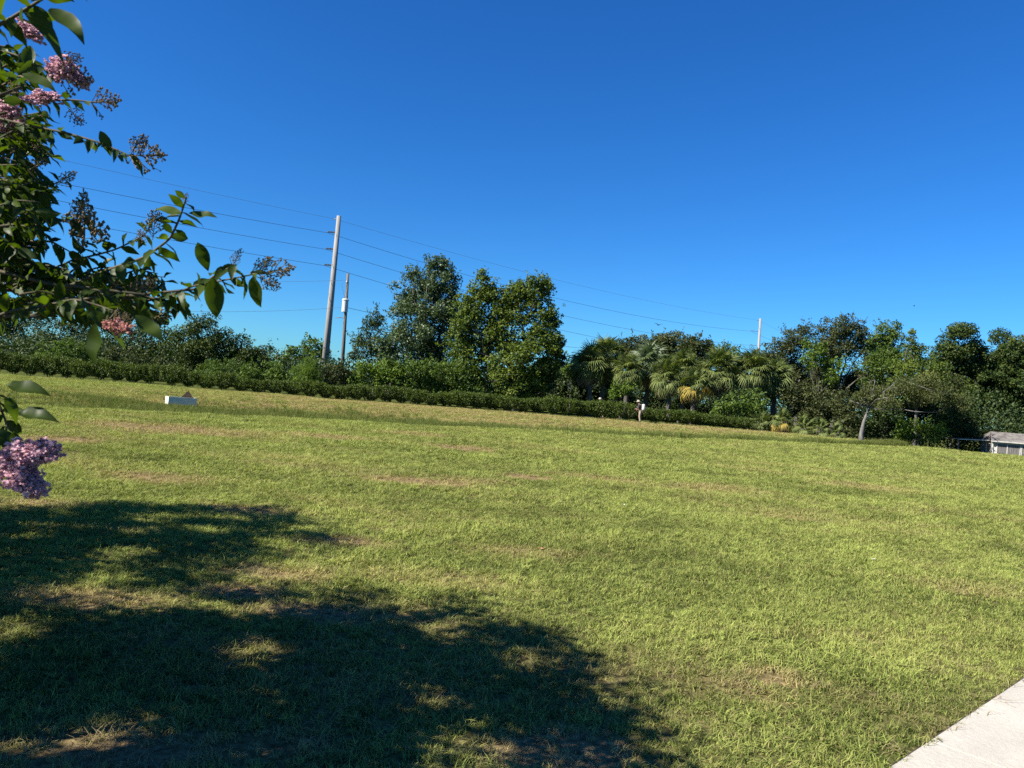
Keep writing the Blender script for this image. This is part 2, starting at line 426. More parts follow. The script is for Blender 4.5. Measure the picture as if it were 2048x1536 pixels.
# grass blades --------------------------------------------------------------
def tuft(name, n, hmin, hmax, spread, width, lean, g, dryp=0.1, segs=3):
    V = []; Fq = []; T = []; D = []
    for _ in range(n):
        r_ = spread * math.sqrt(g.random()); a = g.uniform(0, 6.283)
        p = np.array([r_ * math.cos(a), r_ * math.sin(a), -0.004])
        h = g.uniform(hmin, hmax); az = g.uniform(0, 6.283); ln = g.uniform(0.15, 1.0) * lean
        d = np.array([math.cos(az), math.sin(az), 0.0]); s = np.array([-d[1], d[0], 0.0])
        w = width * g.uniform(0.6, 1.2); t = g.random() ** 1.4; dr = 1.0 if g.random() < dryp else g.uniform(0, 0.15)
        b0 = len(V)
        for i in range(segs + 1):
            u = i / segs
            c = p + d * (h * ln * u * u * 1.1 + h * 0.15 * u) + np.array([0, 0, h * (u - 0.42 * ln * u * u)])
            ww = w * (1 - u ** 1.6) * 0.5 + 0.0004
            V += [c - s * ww, c + s * ww]
            tt = min(1, max(0, t * 0.85 + 0.2 * u)); T += [tt, tt]; D += [dr, dr]
        for i in range(segs):
            Fq.append((b0 + 2 * i, b0 + 2 * i + 1, b0 + 2 * i + 3, b0 + 2 * i + 2))
    return mesh_np(name, V, Fq, {"tint": T, "dryness": D}, smooth=True)

def scatter(name, pts, rotz, tilt, scl, pick, dry, sources, label, sources_mat, lush=None):
    """one object whose points each carry a grass tuft"""
    me = bpy.data.meshes.new(name)
    n = len(pts)
    me.vertices.add(n); me.vertices.foreach_set("co", np.asarray(pts, np.float32).ravel())
    a = me.attributes.new("rot", 'FLOAT_VECTOR', 'POINT')
    a.data.foreach_set("vector", np.stack([tilt[:, 0], tilt[:, 1], rotz], 1).astype(np.float32).ravel())
    a = me.attributes.new("scl", 'FLOAT', 'POINT'); a.data.foreach_set("value", scl.astype(np.float32))
    a = me.attributes.new("pick", 'INT', 'POINT'); a.data.foreach_set("value", pick.astype(np.int32))
    a = me.attributes.new("dry", 'FLOAT', 'POINT'); a.data.foreach_set("value", dry.astype(np.float32))
    if lush is not None:
        a = me.attributes.new('lush', 'FLOAT', 'POINT'); a.data.foreach_set('value', lush.astype(np.float32))
    o = obj(name, me)
    ng = bpy.data.node_groups.new(name + "_scatter", 'GeometryNodeTree')
    ng.interface.new_socket("Geometry", in_out='INPUT', socket_type='NodeSocketGeometry')
    ng.interface.new_socket("Geometry", in_out='OUTPUT', socket_type='NodeSocketGeometry')
    N = ng.nodes.new; L = ng.links.new
    gi, go = N('NodeGroupInput'), N('NodeGroupOutput')
    iop = N('GeometryNodeInstanceOnPoints'); jn = N('GeometryNodeJoinGeometry')
    for sme in sources:
        so = bpy.data.objects.new(sme.name, sme)
        if not sme.materials: sme.materials.append(sources_mat)
        inf = N('GeometryNodeObjectInfo'); inf.inputs['Object'].default_value = so; inf.inputs['As Instance'].default_value = True
        L(inf.outputs['Geometry'], jn.inputs[0])
    def named(nm, t):
        q = N('GeometryNodeInputNamedAttribute'); q.data_type = t; q.inputs['Name'].default_value = nm
        return q.outputs['Attribute']
    L(gi.outputs[0], iop.inputs['Points']); L(jn.outputs[0], iop.inputs['Instance'])
    iop.inputs['Pick Instance'].default_value = True
    L(named("pick", 'INT'), iop.inputs['Instance Index'])
    e2r = N('FunctionNodeEulerToRotation'); L(named("rot", 'FLOAT_VECTOR'), e2r.inputs[0]); L(e2r.outputs[0], iop.inputs['Rotation'])
    L(named("scl", 'FLOAT'), iop.inputs['Scale'])
    L(iop.outputs[0], go.inputs[0])
    md = o.modifiers.new("scatter", 'NODES'); md.node_group = ng
    tag(o, label, kind='stuff')
    return o

def field_points(y0, y1, dens, g, margin=1.3):
    """random points of the lawn between two distances, a little wider than the view"""
    hw = 0.70 * y1 + margin + 1.0
    n = int((y1 - y0) * 2 * hw * dens)
    x = g.uniform(-hw, hw, n); y = g.uniform(y0, y1, n)
    k = np.abs(x) < 0.70 * y + margin
    return x[k], y[k]

def off_walk(x, y, gap):
    t = (x - SA[0]) * snor[0] + (y - SA[1]) * snor[1]
    edge = 0.022 * wav(x, y, 0.35, 21) + 0.012 * wav(x, y, 0.09, 22)
    return t < -gap + edge

g = np.random.default_rng(5)
bands = [(2.2, 6.5, 560, 0.80, 0.04), (6.5, 11, 380, 0.9, 0.04), (11, 18, 210, 1.1, 0.05), (18, 32, 105, 1.5, 0.0), (32, 64, 40, 2.1, 0.0)]
X, Y, S = [], [], []
for y0, y1, dens, sc, gap in bands:
    x, y = field_points(y0, y1, dens, g)
    k = off_walk(x, y, 0.012)
    x, y = x[k], y[k]
    X.append(x); Y.append(y); S.append(sc * g.uniform(0.75, 1.3, len(x)))
X, Y, S = map(np.concatenate, (X, Y, S))
D = dryness(X, Y)
keep = g.random(len(X)) > 0.95 * np.clip((D - 0.42) * 1.6, 0, 1)
X, Y, S, D = X[keep], Y[keep], S[keep], D[keep]
yl = np.interp(X, LIP_X, LIP_Y)
keep = Y < HEDGE_Y - 0.45
X, Y, S, D = X[keep], Y[keep], S[keep], D[keep]
n = len(X)
lush = 0.5 + 0.5 * wav(X, Y, 2.2, 31)
S *= 0.8 + 0.35 * lush
src = [tuft("lawn_tuft", 26, 0.025, 0.06, 0.055, 0.0050, 1.2, g, 0.10) for _ in range(4)]
src += [tuft("lawn_tuft", 20, 0.02, 0.05, 0.06, 0.0075, 1.5, g, 0.18) for _ in range(3)]
D2 = np.clip((D - 0.18) * 1.15 + g.normal(0, 0.09, n), 0, 1)
tilt = g.normal(0, 0.26, (n, 2))
scatter("grass", np.stack([X, Y, height(X, Y)], 1), g.uniform(0, 6.283, n), tilt, S, g.integers(0, 7, n), D2, src,
        "short mown lawn grass, green with straw coloured patches", M['grass'],
        -0.03 + 0.17 * wav(X, Y * 2.0, 7, 33) + 0.15 * wav(X, Y * 1.6, 2.4, 34) + 0.10 * wav(X, Y, 0.8, 35) - 0.12 * np.exp(-np.maximum(Y - 3, 0) / 3))
# coarse weeds standing proud of the mown lawn
x, y = field_points(2.6, 22, 3.0, g)
k = off_walk(x, y, 0.12) & (wav(x, y, 1.6, 41) > 0.12)
x, y = x[k], y[k]; n = len(x)
src = [tuft("weed_tuft", 26, 0.04, 0.085, 0.07, 0.0065, 1.5, g, 0.03) for _ in range(3)]
scatter("coarse_grass", np.stack([x, y, height(x, y)], 1), g.uniform(0, 6.283, n), g.normal(0, 0.1, (n, 2)), g.uniform(0.6, 1.15, n), g.integers(0, 3, n),
        g.uniform(0, 0.12, n), src, "coarse darker grass clumps among the mown lawn", M['long_grass'])
# loose straw lying on the dry patches
x, y = field_points(2.4, 26, 60, g)
d = dryness(x, y)
k = (off_walk(x, y, 0.02) & (g.random(len(x)) < np.clip((d - 0.22) * 1.3, 0, 1))) | (off_walk(x, y, -0.03) & ~off_walk(x, y, .06) & (g.random(len(x)) < .5))
x, y = x[k], y[k]; n = len(x)
src = [tuft("straw_tuft", 16, 0.03, 0.09, 0.08, 0.003, 2.3, g, 0.0, 2) for _ in range(3)]
scatter("dry_straw", np.stack([x, y, height(x, y) + 0.004], 1), g.uniform(0, 6.283, n), g.normal(0, 0.15, (n, 2)), g.uniform(0.7, 1.2, n), g.integers(0, 3, n),
        np.zeros(n), src, "dry straw clippings lying over thin patches of lawn", M['straw'])
# long unmown grass along the bottom of the swale
bc_x = float(P(362, 800, 39.0)[0])
n = 22000
x = g.uniform(-25, 26, n); yl = np.interp(x, LIP_X, LIP_Y)
uc = np.interp(x, [-20, -10, 0, 10, 22], [9.5, 8, 5.0, 3.6, 2.2]); us = np.interp(x, [-20, -10, 0, 10, 22], [4.6, 3.6, 2.2, 1.4, 0.8])
y = yl + uc + us * g.normal(size=n)
k = (y > yl + .6) & (wav(x, y, 4, 51) > -0.8) & (x > -18 + 3 * g.normal(size=n)) & (y < HEDGE_Y - 5)
x, y = x[k], y[k]
xb = bc_x + g.normal(size=1500) * 2.4; yb = 38.0 - np.abs(g.normal(size=1500)) * 1.8
x = np.concatenate([x, xb]); y = np.concatenate([y, yb]); n = len(x)
src = [tuft("long_tuft", 24, 0.18, 0.42, 0.12, 0.014, 0.55, g, 0.06) for _ in range(4)]
lm = 0.65 + 0.4 * sstep(-0.3, 0.6, wav(x, y, 5, 52)) + 0.25 * sstep(4, 12, x)
lm[-len(xb):] = 0.85
scatter("long_grass", np.stack([x, y, height(x, y)], 1), g.uniform(0, 6.283, n), g.normal(0, 0.1, (n, 2)), lm * g.uniform(0.7, 1.15, n), g.integers(0, 4, n),
        np.clip(0.12 + 0.15 * g.normal(size=n), 0, 1), src, "long unmown grass along the bottom of the swale", M['long_grass'])

# ------------------------------------------------------------------ trees and shrubs
def unit(v): return v / np.maximum(np.linalg.norm(v, axis=-1, keepdims=True), 1e-9)

def leaf_cloud(g, C, T, size, aspect=0.5, droop=0.3, up=0.9, out=None, fold=0.12):
    """one folded diamond leaf at every point of C; T tint per leaf"""
    n = len(C)
    ax = g.normal(size=(n, 3)); ax[:, 2] -= droop
    nm = g.normal(size=(n, 3)) * 0.8; nm[:, 2] += up * 0.5
    if out is not None:
        ax = ax + out * 0.3; nm = nm + out * 1.1
    ax = unit(ax)
    nm = nm - ax * np.sum(nm * ax, 1, keepdims=True); nm = unit(nm)
    sd = np.cross(ax, nm)
    ln = (size * g.uniform(0.65, 1.25, n))[:, None]
    w = ln * aspect * 0.5
    b = C - ax * ln * 0.5
    V = np.stack([b, b + ax * ln * 0.45 - sd * w + nm * ln * fold, b + ax * ln, b + ax * ln * 0.45 + sd * w + nm * ln * fold], 1).reshape(-1, 3)
    Fc = np.arange(4 * n).reshape(-1, 4)
    return V, Fc, np.repeat(T, 4)

def lobes_cloud(g, lobes, dens, size, sub=0.34, aspect=0.5, lump=0.35, sprigs=6, rmax=1.05, rmin=0.35):
    """leaf positions, outward directions and tints: every lobe is a heap of small clumps, leaves thick on each clump's skin"""
    CC, OO, TT = [], [], []
    for (c, r_) in lobes:
        r_ = np.asarray(r_ if hasattr(r_, '__len__') else (r_, r_, r_), float)
        rs = float(np.clip(sub * r_[0], rmin, rmax))
        ns = max(6, int(4.4 * (r_[0] * r_[2]) / rs ** 2))
        dv = unit(g.normal(size=(ns, 3)))
        sd = int(g.integers(1000000))
        lum = 1 + lump * wav(dv[:, 0] * 1.3 + dv[:, 2], dv[:, 1] * 1.3 - dv[:, 2], 1.0, sd)
        ctr = c + dv * ((0.35 + 0.65 * g.random(ns) ** 0.6) * lum)[:, None] * np.maximum(r_ * 1.08 - rs * 0.6, 0.3 * r_)
        rr = rs * g.uniform(0.55, 1.15, ns)
        nl = np.maximum(5, (dens * 5.9 * rr ** 2 / (size * size * aspect * 0.5))).astype(int)
        idx = np.repeat(np.arange(ns), nl); n = len(idx)
        d = unit(g.normal(size=(n, 3)) + np.array([0, 0, .25]))
        CC.append(ctr[idx] + d * (rr[idx] * (0.45 + 0.6 * g.random(n) ** 0.6))[:, None] * np.array([1.05, 1.05, 0.8]))
        OO.append(d)
        tint = np.clip(0.42 + 0.20 * g.normal(size=ns), 0, 1)
        TT.append(np.clip(tint[idx] + 0.17 * g.normal(size=n), 0, 1))
        for q in range(sprigs):                               # shoots that stand out of the outline
            dq = unit(g.normal(size=3) + np.array([0, 0, .55])); L_ = g.uniform(.3, 1.0) * min(1.3, .3 + r_[0] * .4)
            m_ = int(6 + 9 * L_); t = g.random(m_)
            CC.append(c + dq * r_ * .86 + (unit(dq + np.array([0, 0, .5])) * L_)[None] * t[:, None] + g.normal(size=(m_, 3)) * size * .35)
            OO.append(unit(g.normal(size=(m_, 3)) + dq)); TT.append(np.clip(.5 + .2 * g.normal(size=m_), 0, 1))
    return np.concatenate(CC), np.concatenate(OO), np.concatenate(TT)

def limb(g, a, b, r0, r1, n=5, wob=0.08):
    a = np.asarray(a, float); b = np.asarray(b, float); L_ = np.linalg.norm(b - a)
    pts = [a + (b - a) * t + (g.normal(size=3) * wob * L_ * math.sin(math.pi * t)) for t in np.linspace(0, 1, n)]
    return pts, list(np.linspace(r0, r1, n))

def tree(name, label, cat, Y, lobes, mat, size=0.22, dens=0.55, base=None, trunk_r=0.16, bark='bark', group=None, seed=0, per=9, cl_r=0.42,
         aspect=0.56, droop=0.3, up=0.9, lump=0.35, stems=1, sub=0.34, sprigs=8, fat=1.17, crown='crown', wood=True, dy=0.75, clip_z=0.05):
    """a tree whose crown fills lobes given as (photo x, y, radius in photo px[, depth offset])"""
    g = np.random.default_rng(1000 + seed)
    L3 = []
    for lb in lobes:
        px, py, rp = lb[:3]; off = lb[3] if len(lb) > 3 else g.uniform(-1, 1) * rp * Y / F_PX * 0.5
        yy = Y + off
        r_ = rp * yy / F_PX * fat
        L3.append((P(px, py, yy), np.array([r_, r_ * dy, r_])))
    bx = base if base is not None else lobes[0][0]
    bp_ = P(bx, 800, Y); bp_[2] = float(height(bp_[0], bp_[1]))
    root = empty(name, bp_, label, cat, group)
    C, O, T = lobes_cloud(g, L3, dens, size, sub, aspect, lump, sprigs)
    k = C[:, 2] > height(C[:, 0], C[:, 1]) + clip_z
    C, O, T = C[k], O[k], T[k]
    V, Fc, TT = leaf_cloud(g, C, T, size, aspect, droop, up, O)
    obj(crown, mesh_np(crown, V, Fc, {"tint": TT}), M[mat], root, bp_)
    if wood:
        mb = MB()
        top = max(l[0][2] + l[1][2] for l in L3)
        mid = np.mean([l[0] for l in L3], 0)
        fork = bp_ + (mid - bp_) * np.array([0.35, 0.35, 0.45])
        for s in range(stems):
            b0 = bp_ + (np.array([g.uniform(-.5, .5), g.uniform(-.3, .3), 0]) if stems > 1 else 0)
            fk = fork + (g.normal(size=3) * np.array([.6, .4, .4]) if stems > 1 else 0)
            pts, rr = limb(g, b0 - np.array([0, 0, 0.15]), fk, trunk_r * 1.25, trunk_r * 0.75, 5, 0.04)
            mb.tube(pts, rr, 8)
            for (c, r_) in L3[s::stems]:
                pts, rr = limb(g, fk, c, trunk_r * 0.5, trunk_r * 0.16, 5, 0.07); mb.tube(pts, rr, 6)
                for q in range(3):
                    e = c + unit(g.normal(size=3) + np.array([0, 0, .4])) * r_ * 0.8
                    pts, rr = limb(g, c, e, trunk_r * 0.16, trunk_r * 0.04, 4, 0.1); mb.tube(pts, rr, 5)
        mb.build("trunk", M[bark], root, bp_, smooth=True)
    return root

TREES = "trees of the thicket behind the hedge"
SHRUBS = "shrubs growing up behind the hedge"
# left end
tree("oak_tree", "dark wide oak at the far left, its pale forked trunk showing under the crown", "tree", 88,
     [(40, 685, 52), (120, 668, 42), (165, 692, 34), (-30, 680, 60), (75, 705, 30), (110, 705, 34)], 'dark_leaf', 0.26, 0.42, 78, 0.3, 'pale_bark', TREES, 1)
tree("oak_tree", "dark rounded tree behind the hanging pink blossom, over the left hedge", "tree", 82,
     [(225, 695, 45), (285, 685, 48), (330, 700, 40), (250, 725, 40), (310, 735, 40)], 'dark_leaf', 0.25, 0.42, 262, 0.22, 'bark', TREES, 2)
tree("laurel_tree", "dense dark green tree with a stepped top left of the tall concrete pole", "tree", 76,
     [(415, 672, 40), (372, 690, 40), (475, 702, 36), (522, 718, 30), (430, 725, 55), (500, 745, 40), (390, 740, 40)], 'ficus_leaf', 0.22, 0.5, 430, 0.22, 'bark', TREES, 3)
tree("schefflera_tree", "small open tree with clustered leaves just left of the tall concrete pole", "tree", 86,
     [(622, 692, 20), (590, 708, 18), (645, 700, 14), (606, 722, 24), (640, 725, 24), (570, 722, 14)], 'fresh_leaf', 0.34, 0.36, 612, 0.12, 'bark', TREES, 4, per=7, cl_r=0.3, aspect=0.45)
tree("pepper_shrub", "light green rounded shrub above the left hedge, under the dark trees", "shrub", 68, [(130, 700, 26), (165, 712, 24), (95, 708, 22)], 'fresh_leaf', 0.2, 0.4, 130, 0.06, 'bark', SHRUBS, 5)
tree("pepper_shrub", "low dull green shrub above the right end of the left hedge", "shrub", 67, [(262, 722, 26), (300, 732, 22), (225, 718, 20)], 'oak_leaf', 0.2, 0.42, 262, 0.06, 'bark', SHRUBS, 6)
tree("cane_shrub", "yellow green feathery shrub behind the second stretch of hedge", "shrub", 66, [(425, 748, 26), (460, 745, 26), (405, 758, 18)], 'fresh_leaf', 0.3, 0.4, 440, 0.05, 'bark', SHRUBS, 7, aspect=0.16, droop=-0.2)
tree("pepper_shrub", "broad mid green shrub between the dark stepped tree and the willowy bush", "shrub", 66, [(510, 752, 28), (545, 745, 26), (560, 765, 22), (485, 762, 20)], 'fresh_leaf', 0.2, 0.45, 530, 0.06, 'bark', SHRUBS, 8)
tree("willow_bush", "bright yellow green willowy bush before the foot of the concrete pole", "shrub", 62.2, [(612, 745, 24), (605, 768, 26), (625, 765, 22), (618, 725, 13)], 'bright_leaf', 0.34, 0.42, 612, 0.05, 'bark', SHRUBS, 9, aspect=0.1, droop=-1.1, up=0.2)
tree("pepper_shrub", "dark green shrub hiding the foot of the wooden transformer pole", "shrub", 63.5, [(672, 752, 26), (700, 765, 22), (655, 770, 20)], 'oak_leaf', 0.2, 0.5, 672, 0.06, 'bark', SHRUBS, 10)
tree("albizia_tree", "feathery tree with drooping sprays right of the transformer pole", "tree", 74,
     [(752, 637, 17), (745, 660, 20), (718, 678, 16), (765, 690, 24), (735, 700, 24), (712, 712, 14), (775, 715, 20)], 'dark_leaf', 0.36, 0.36, 748, 0.12, 'bark', TREES, 11, per=8, cl_r=0.3, aspect=0.25, droop=0.7)
# the two tall ones in the middle
tree("poplar_tree", "tallest tree of the thicket, grey green, left of the yellow green pair", "tree", 71,
     [(872, 560, 34), (886, 530, 16), (862, 528, 14), (838, 590, 44), (880, 610, 42), (902, 560, 18), (810, 610, 24), (832, 655, 52), (878, 670, 48), (800, 680, 30), (850, 720, 50), (905, 590, 14), (825, 548, 14), (912, 625, 26), (790, 735, 40), (880, 745, 46), (770, 690, 18)],
     'poplar_leaf', 0.22, 0.62, 872, 0.2, 'bark', TREES, 12, sub=0.29, sprigs=20, fat=1.08)
tree("poplar_tree", "broad yellow green tree with three tops at the middle of the thicket", "tree", 65.5,
     [(966, 585, 30), (967, 553, 9), (1000, 615, 34), (940, 610, 28), (1062, 592, 38), (1085, 572, 16), (1040, 585, 18), (1085, 630, 34), (1022, 660, 52), (960, 665, 46), (1085, 680, 34), (1035, 725, 56), (965, 735, 46),
      (1108, 650, 12), (1060, 768, 34), (1000, 780, 30), (918, 690, 30), (1095, 735, 22), (932, 640, 30), (925, 740, 36), (1018, 600, 22), (1100, 705, 22), (905, 770, 30)],
     'yellow_leaf', 0.24, 0.66, 1040, 0.22, 'bark', TREES, 13, sub=0.27, sprigs=22, stems=2, fat=1.10)
tree("hanging_vine", "dark vine curtain hanging off the right side of the broad middle tree", "vine", 66.5, [(1112, 682, 13), (1122, 690, 8), (1116, 712, 12), (1105, 735, 14), (1122, 728, 6), (1100, 765, 18)], 'dark_leaf', 0.2, 0.7, 1106, 0.05, 'bark', None, 14, droop=1.4, crown='foliage')
for i, (lb, mt, lab) in enumerate([
    ([(730, 748, 26), (712, 765, 18)], 'bright_leaf', "fresh green shrub just right of the wooden pole's foot"),
    ([(768, 742, 26), (790, 752, 22), (760, 765, 22)], 'bright_leaf', "yellow green shrub behind the dark crouching figure"),
    ([(822, 745, 30), (810, 768, 24)], 'fresh_leaf', "pale tipped shrub under the tallest grey green tree"),
    ([(872, 752, 32), (858, 776, 24)], 'fresh_leaf', "green shrub under the gap between the two tall middle trees"),
    ([(915, 758, 34), (905, 785, 22), (940, 785, 22)], 'fresh_leaf', "bright green shrub at the left foot of the broad middle tree")]):
    tree("pepper_shrub", lab, "shrub", 63.3 + 0.3 * i, lb, mt, 0.21, 0.48, lb[0][0], 0.06, 'bark', SHRUBS, 20 + i)
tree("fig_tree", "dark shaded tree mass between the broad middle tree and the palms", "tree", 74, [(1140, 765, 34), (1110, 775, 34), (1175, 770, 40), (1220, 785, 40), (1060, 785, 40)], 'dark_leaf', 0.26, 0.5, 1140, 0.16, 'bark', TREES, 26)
tree("pepper_shrub", "small yellow green bush peeping out left of the palms", "shrub", 72, [(1138, 742, 13), (1150, 735, 9)], 'bright_leaf', 0.2, 0.5, 1140, 0.05, 'bark', SHRUBS, 27)
# behind the palms
tree("oak_tree", "dome shaped dark oak rising behind the row of palms", "tree", 92,
     [(1268, 702, 30), (1308, 697, 28), (1348, 697, 30), (1395, 694, 22), (1418, 696, 12), (1240, 708, 24), (1320, 715, 45), (1385, 722, 40)], 'oak_leaf', 0.26, 0.85, 1320, 0.28, 'bark', TREES, 28)
tree("trumpet_tree", "small pale green tree between the dome shaped oak and the far pole", "tree", 86, [(1445, 704, 15), (1468, 708, 15), (1455, 728, 22), (1478, 725, 12)], 'fresh_leaf', 0.3, 0.36, 1456, 0.1, 'bark', TREES, 29, aspect=0.4)
tree("oak_tree", "grey green oak right of the far pole, its left side low and open", "tree", 76,
     [(1602, 670, 26), (1575, 690, 28), (1545, 712, 26), (1525, 722, 18), (1600, 715, 36), (1565, 740, 34), (1610, 760, 30)], 'oak_leaf', 0.21, 0.42, 1600, 0.2, 'bark', TREES, 30)
tree("oak_tree", "tallest oak of the right hand group, with a dark open heart", "tree", 75,
     [(1690, 655, 24), (1660, 668, 26), (1715, 668, 24), (1725, 700, 30), (1648, 700, 28), (1680, 700, 34), (1640, 745, 22), (1735, 745, 26), (1660, 770, 22)], 'oak_leaf', 0.21, 0.46, 1668, 0.22, 'bark', TREES, 31)
tree("maple_tree", "light green climber hung tree standing before the tallest right hand oak", "tree", 72, [(1612, 690, 10), (1622, 720, 20), (1650, 725, 16), (1668, 735, 18), (1640, 700, 12), (1660, 760, 14)], 'bright_leaf', 0.22, 0.34, 1640, 0.1, 'bark', TREES, 32)
tree("cherry_tree", "bushy topped green tree right of the tallest right hand oak", "tree", 74,
     [(1772, 665, 22), (1788, 690, 28), (1755, 705, 30), (1800, 725, 36), (1760, 745, 40), (1750, 685, 16), (1795, 655, 8)], 'fresh_leaf', 0.21, 0.48, 1770, 0.18, 'bark', TREES, 33)
tree("grapevine_tree", "vine smothered tree with a horn of shoots left of the big ficus", "tree", 71,
     [(1832, 705, 20), (1822, 680, 7), (1824, 665, 4), (1812, 730, 26), (1842, 735, 26), (1870, 735, 24), (1820, 765, 34), (1865, 770, 28)], 'yellow_leaf', 0.2, 0.46, 1835, 0.16, 'bark', TREES, 34)
tree("ficus_tree", "large dense dark ficus with a domed top before the shed's left", "tree", 88,
     [(1918, 692, 38), (1890, 715, 26), (1950, 715, 28), (1915, 750, 48), (1960, 775, 46), (1890, 790, 40), (1930, 815, 50)], 'ficus_leaf', 0.27, 0.95, 1925, 0.4, 'bark', TREES, 35, lump=0.28)
tree("ficus_tree", "large dense dark ficus rising behind the shed at the right edge", "tree", 90,
     [(2005, 698, 38), (2045, 712, 36), (1985, 735, 34), (2030, 760, 50), (1990, 800, 48), (2060, 800, 50), (2090, 740, 50), (2040, 840, 45)], 'ficus_leaf', 0.27, 0.95, 2015, 0.4, 'bark', TREES, 36, lump=0.28)
for i, (lb, mt, lab, yy) in enumerate([
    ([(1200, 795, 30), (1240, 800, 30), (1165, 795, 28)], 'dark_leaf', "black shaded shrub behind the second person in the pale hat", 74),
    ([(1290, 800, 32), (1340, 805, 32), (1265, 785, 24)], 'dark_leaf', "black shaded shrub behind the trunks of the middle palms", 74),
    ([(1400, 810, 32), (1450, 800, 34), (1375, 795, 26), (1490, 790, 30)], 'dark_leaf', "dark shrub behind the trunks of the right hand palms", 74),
    ([(1242, 782, 14), (1228, 790, 10), (1256, 778, 9)], 'bright_leaf', "small fresh green sapling lit among the palm trunks", 64),
    ([(1600, 765, 36), (1640, 785, 36), (1570, 770, 28)], 'oak_leaf', "dull green understorey tree filling the gap right of the far pole", 78),
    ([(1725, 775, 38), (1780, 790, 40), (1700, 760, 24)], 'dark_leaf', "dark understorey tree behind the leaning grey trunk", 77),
    ([(1850, 790, 40), (1890, 770, 30), (1830, 820, 30)], 'oak_leaf', "dull understorey tree between the leaning trunk and the ficus", 79),
    ([(1462, 812, 24), (1440, 822, 18)], 'fresh_leaf', "feathery mid green shrub right of the palms, over the hedge", 63.5),
    ([(1500, 805, 24), (1515, 822, 20)], 'fresh_leaf', "leafy shrub below the palm with the ragged brown skirt", 64),
    ([(1575, 790, 30), (1595, 815, 24)], 'oak_leaf', "dark shrub under the grey green oak right of the far pole", 66),
    ([(1640, 800, 32), (1625, 825, 22), (1665, 825, 24)], 'oak_leaf', "wide dark shrub under the tallest right hand oak", 65),
    ([(1690, 815, 30), (1700, 845, 24)], 'oak_leaf', "dark shrub just left of the leaning grey trunk", 60),
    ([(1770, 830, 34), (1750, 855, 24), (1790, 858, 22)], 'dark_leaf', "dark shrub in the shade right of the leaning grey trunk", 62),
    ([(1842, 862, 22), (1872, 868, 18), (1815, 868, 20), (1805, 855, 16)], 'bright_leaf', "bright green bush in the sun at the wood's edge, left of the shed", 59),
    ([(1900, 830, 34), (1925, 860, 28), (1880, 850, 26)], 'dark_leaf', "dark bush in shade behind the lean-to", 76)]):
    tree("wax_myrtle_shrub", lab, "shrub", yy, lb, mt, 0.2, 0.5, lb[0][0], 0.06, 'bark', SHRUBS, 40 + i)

# leaning mossy oak at the edge of the field
g = np.random.default_rng(77)
mp_ = P(1721, 879, 56.5); mp_[2] = float(height(mp_[0], mp_[1]))
moss = empty("mossy_oak_tree", mp_, "leaning grey barked oak at the lawn's edge with bare grey limbs and drooping olive crown", "tree", TREES)
mY = mp_[1]
mb = MB()
fork = P(1738, 815, mY + 0.5)
mb.tube([mp_ - np.array([0, 0, .2]), P(1723, 868, mY), P(1727, 845, mY + .2), fork], [0.26, 0.17, 0.11, 0.09], 10)
mb.build("trunk", M['grey_bark'], moss, mp_, smooth=True)
mb = MB()
ends = [(1700, 800), (1725, 775), (1750, 760), (1790, 765), (1835, 770), (1880, 785), (1905, 805)]
for q in ends:
    e = P(q[0], q[1], mY + g.uniform(-1.2, 2))
    pts, rr = limb(g, fork, e, 0.06, 0.02, 6, 0.1); mb.tube(pts, rr, 6)
    for _ in range(4):
        s = pts[g.integers(2, 6)]
        e2 = s + unit(g.normal(size=3) + np.array([0, -.3, .3])) * g.uniform(.5, 1.3)
        pp, r2 = limb(g, s, e2, 0.022, 0.008, 4, 0.15); mb.tube(pp, r2, 4)
mb.build("branch", M['grey_bark'], moss, mp_, smooth=True)
lob = [(P(a, b_, mY + d_), np.array([r_, r_ * .8, r_ * .55])) for a, b_, r_, d_ in [(1720, 795, .7, 0), (1752, 782, .9, .8), (1795, 772, 1.2, .5), (1840, 768, 1.3, .5), (1880, 780, 1.1, .3), (1908, 800, .8, 0), (1925, 815, .5, -.3), (1780, 805, .8, -.5), (1850, 800, 1.0, 0)]]
C, O, T = lobes_cloud(g, [(c, r_ * 1.35) for c, r_ in lob], 0.42, 0.17, 0.42, 0.35, 0.4)
V, Fc, TT = leaf_cloud(g, C, T, 0.17, 0.35, 1.1, 0.5, O)
obj("crown", mesh_np("crown", V, Fc, {"tint": TT}), M['olive_leaf'], moss, mp_)
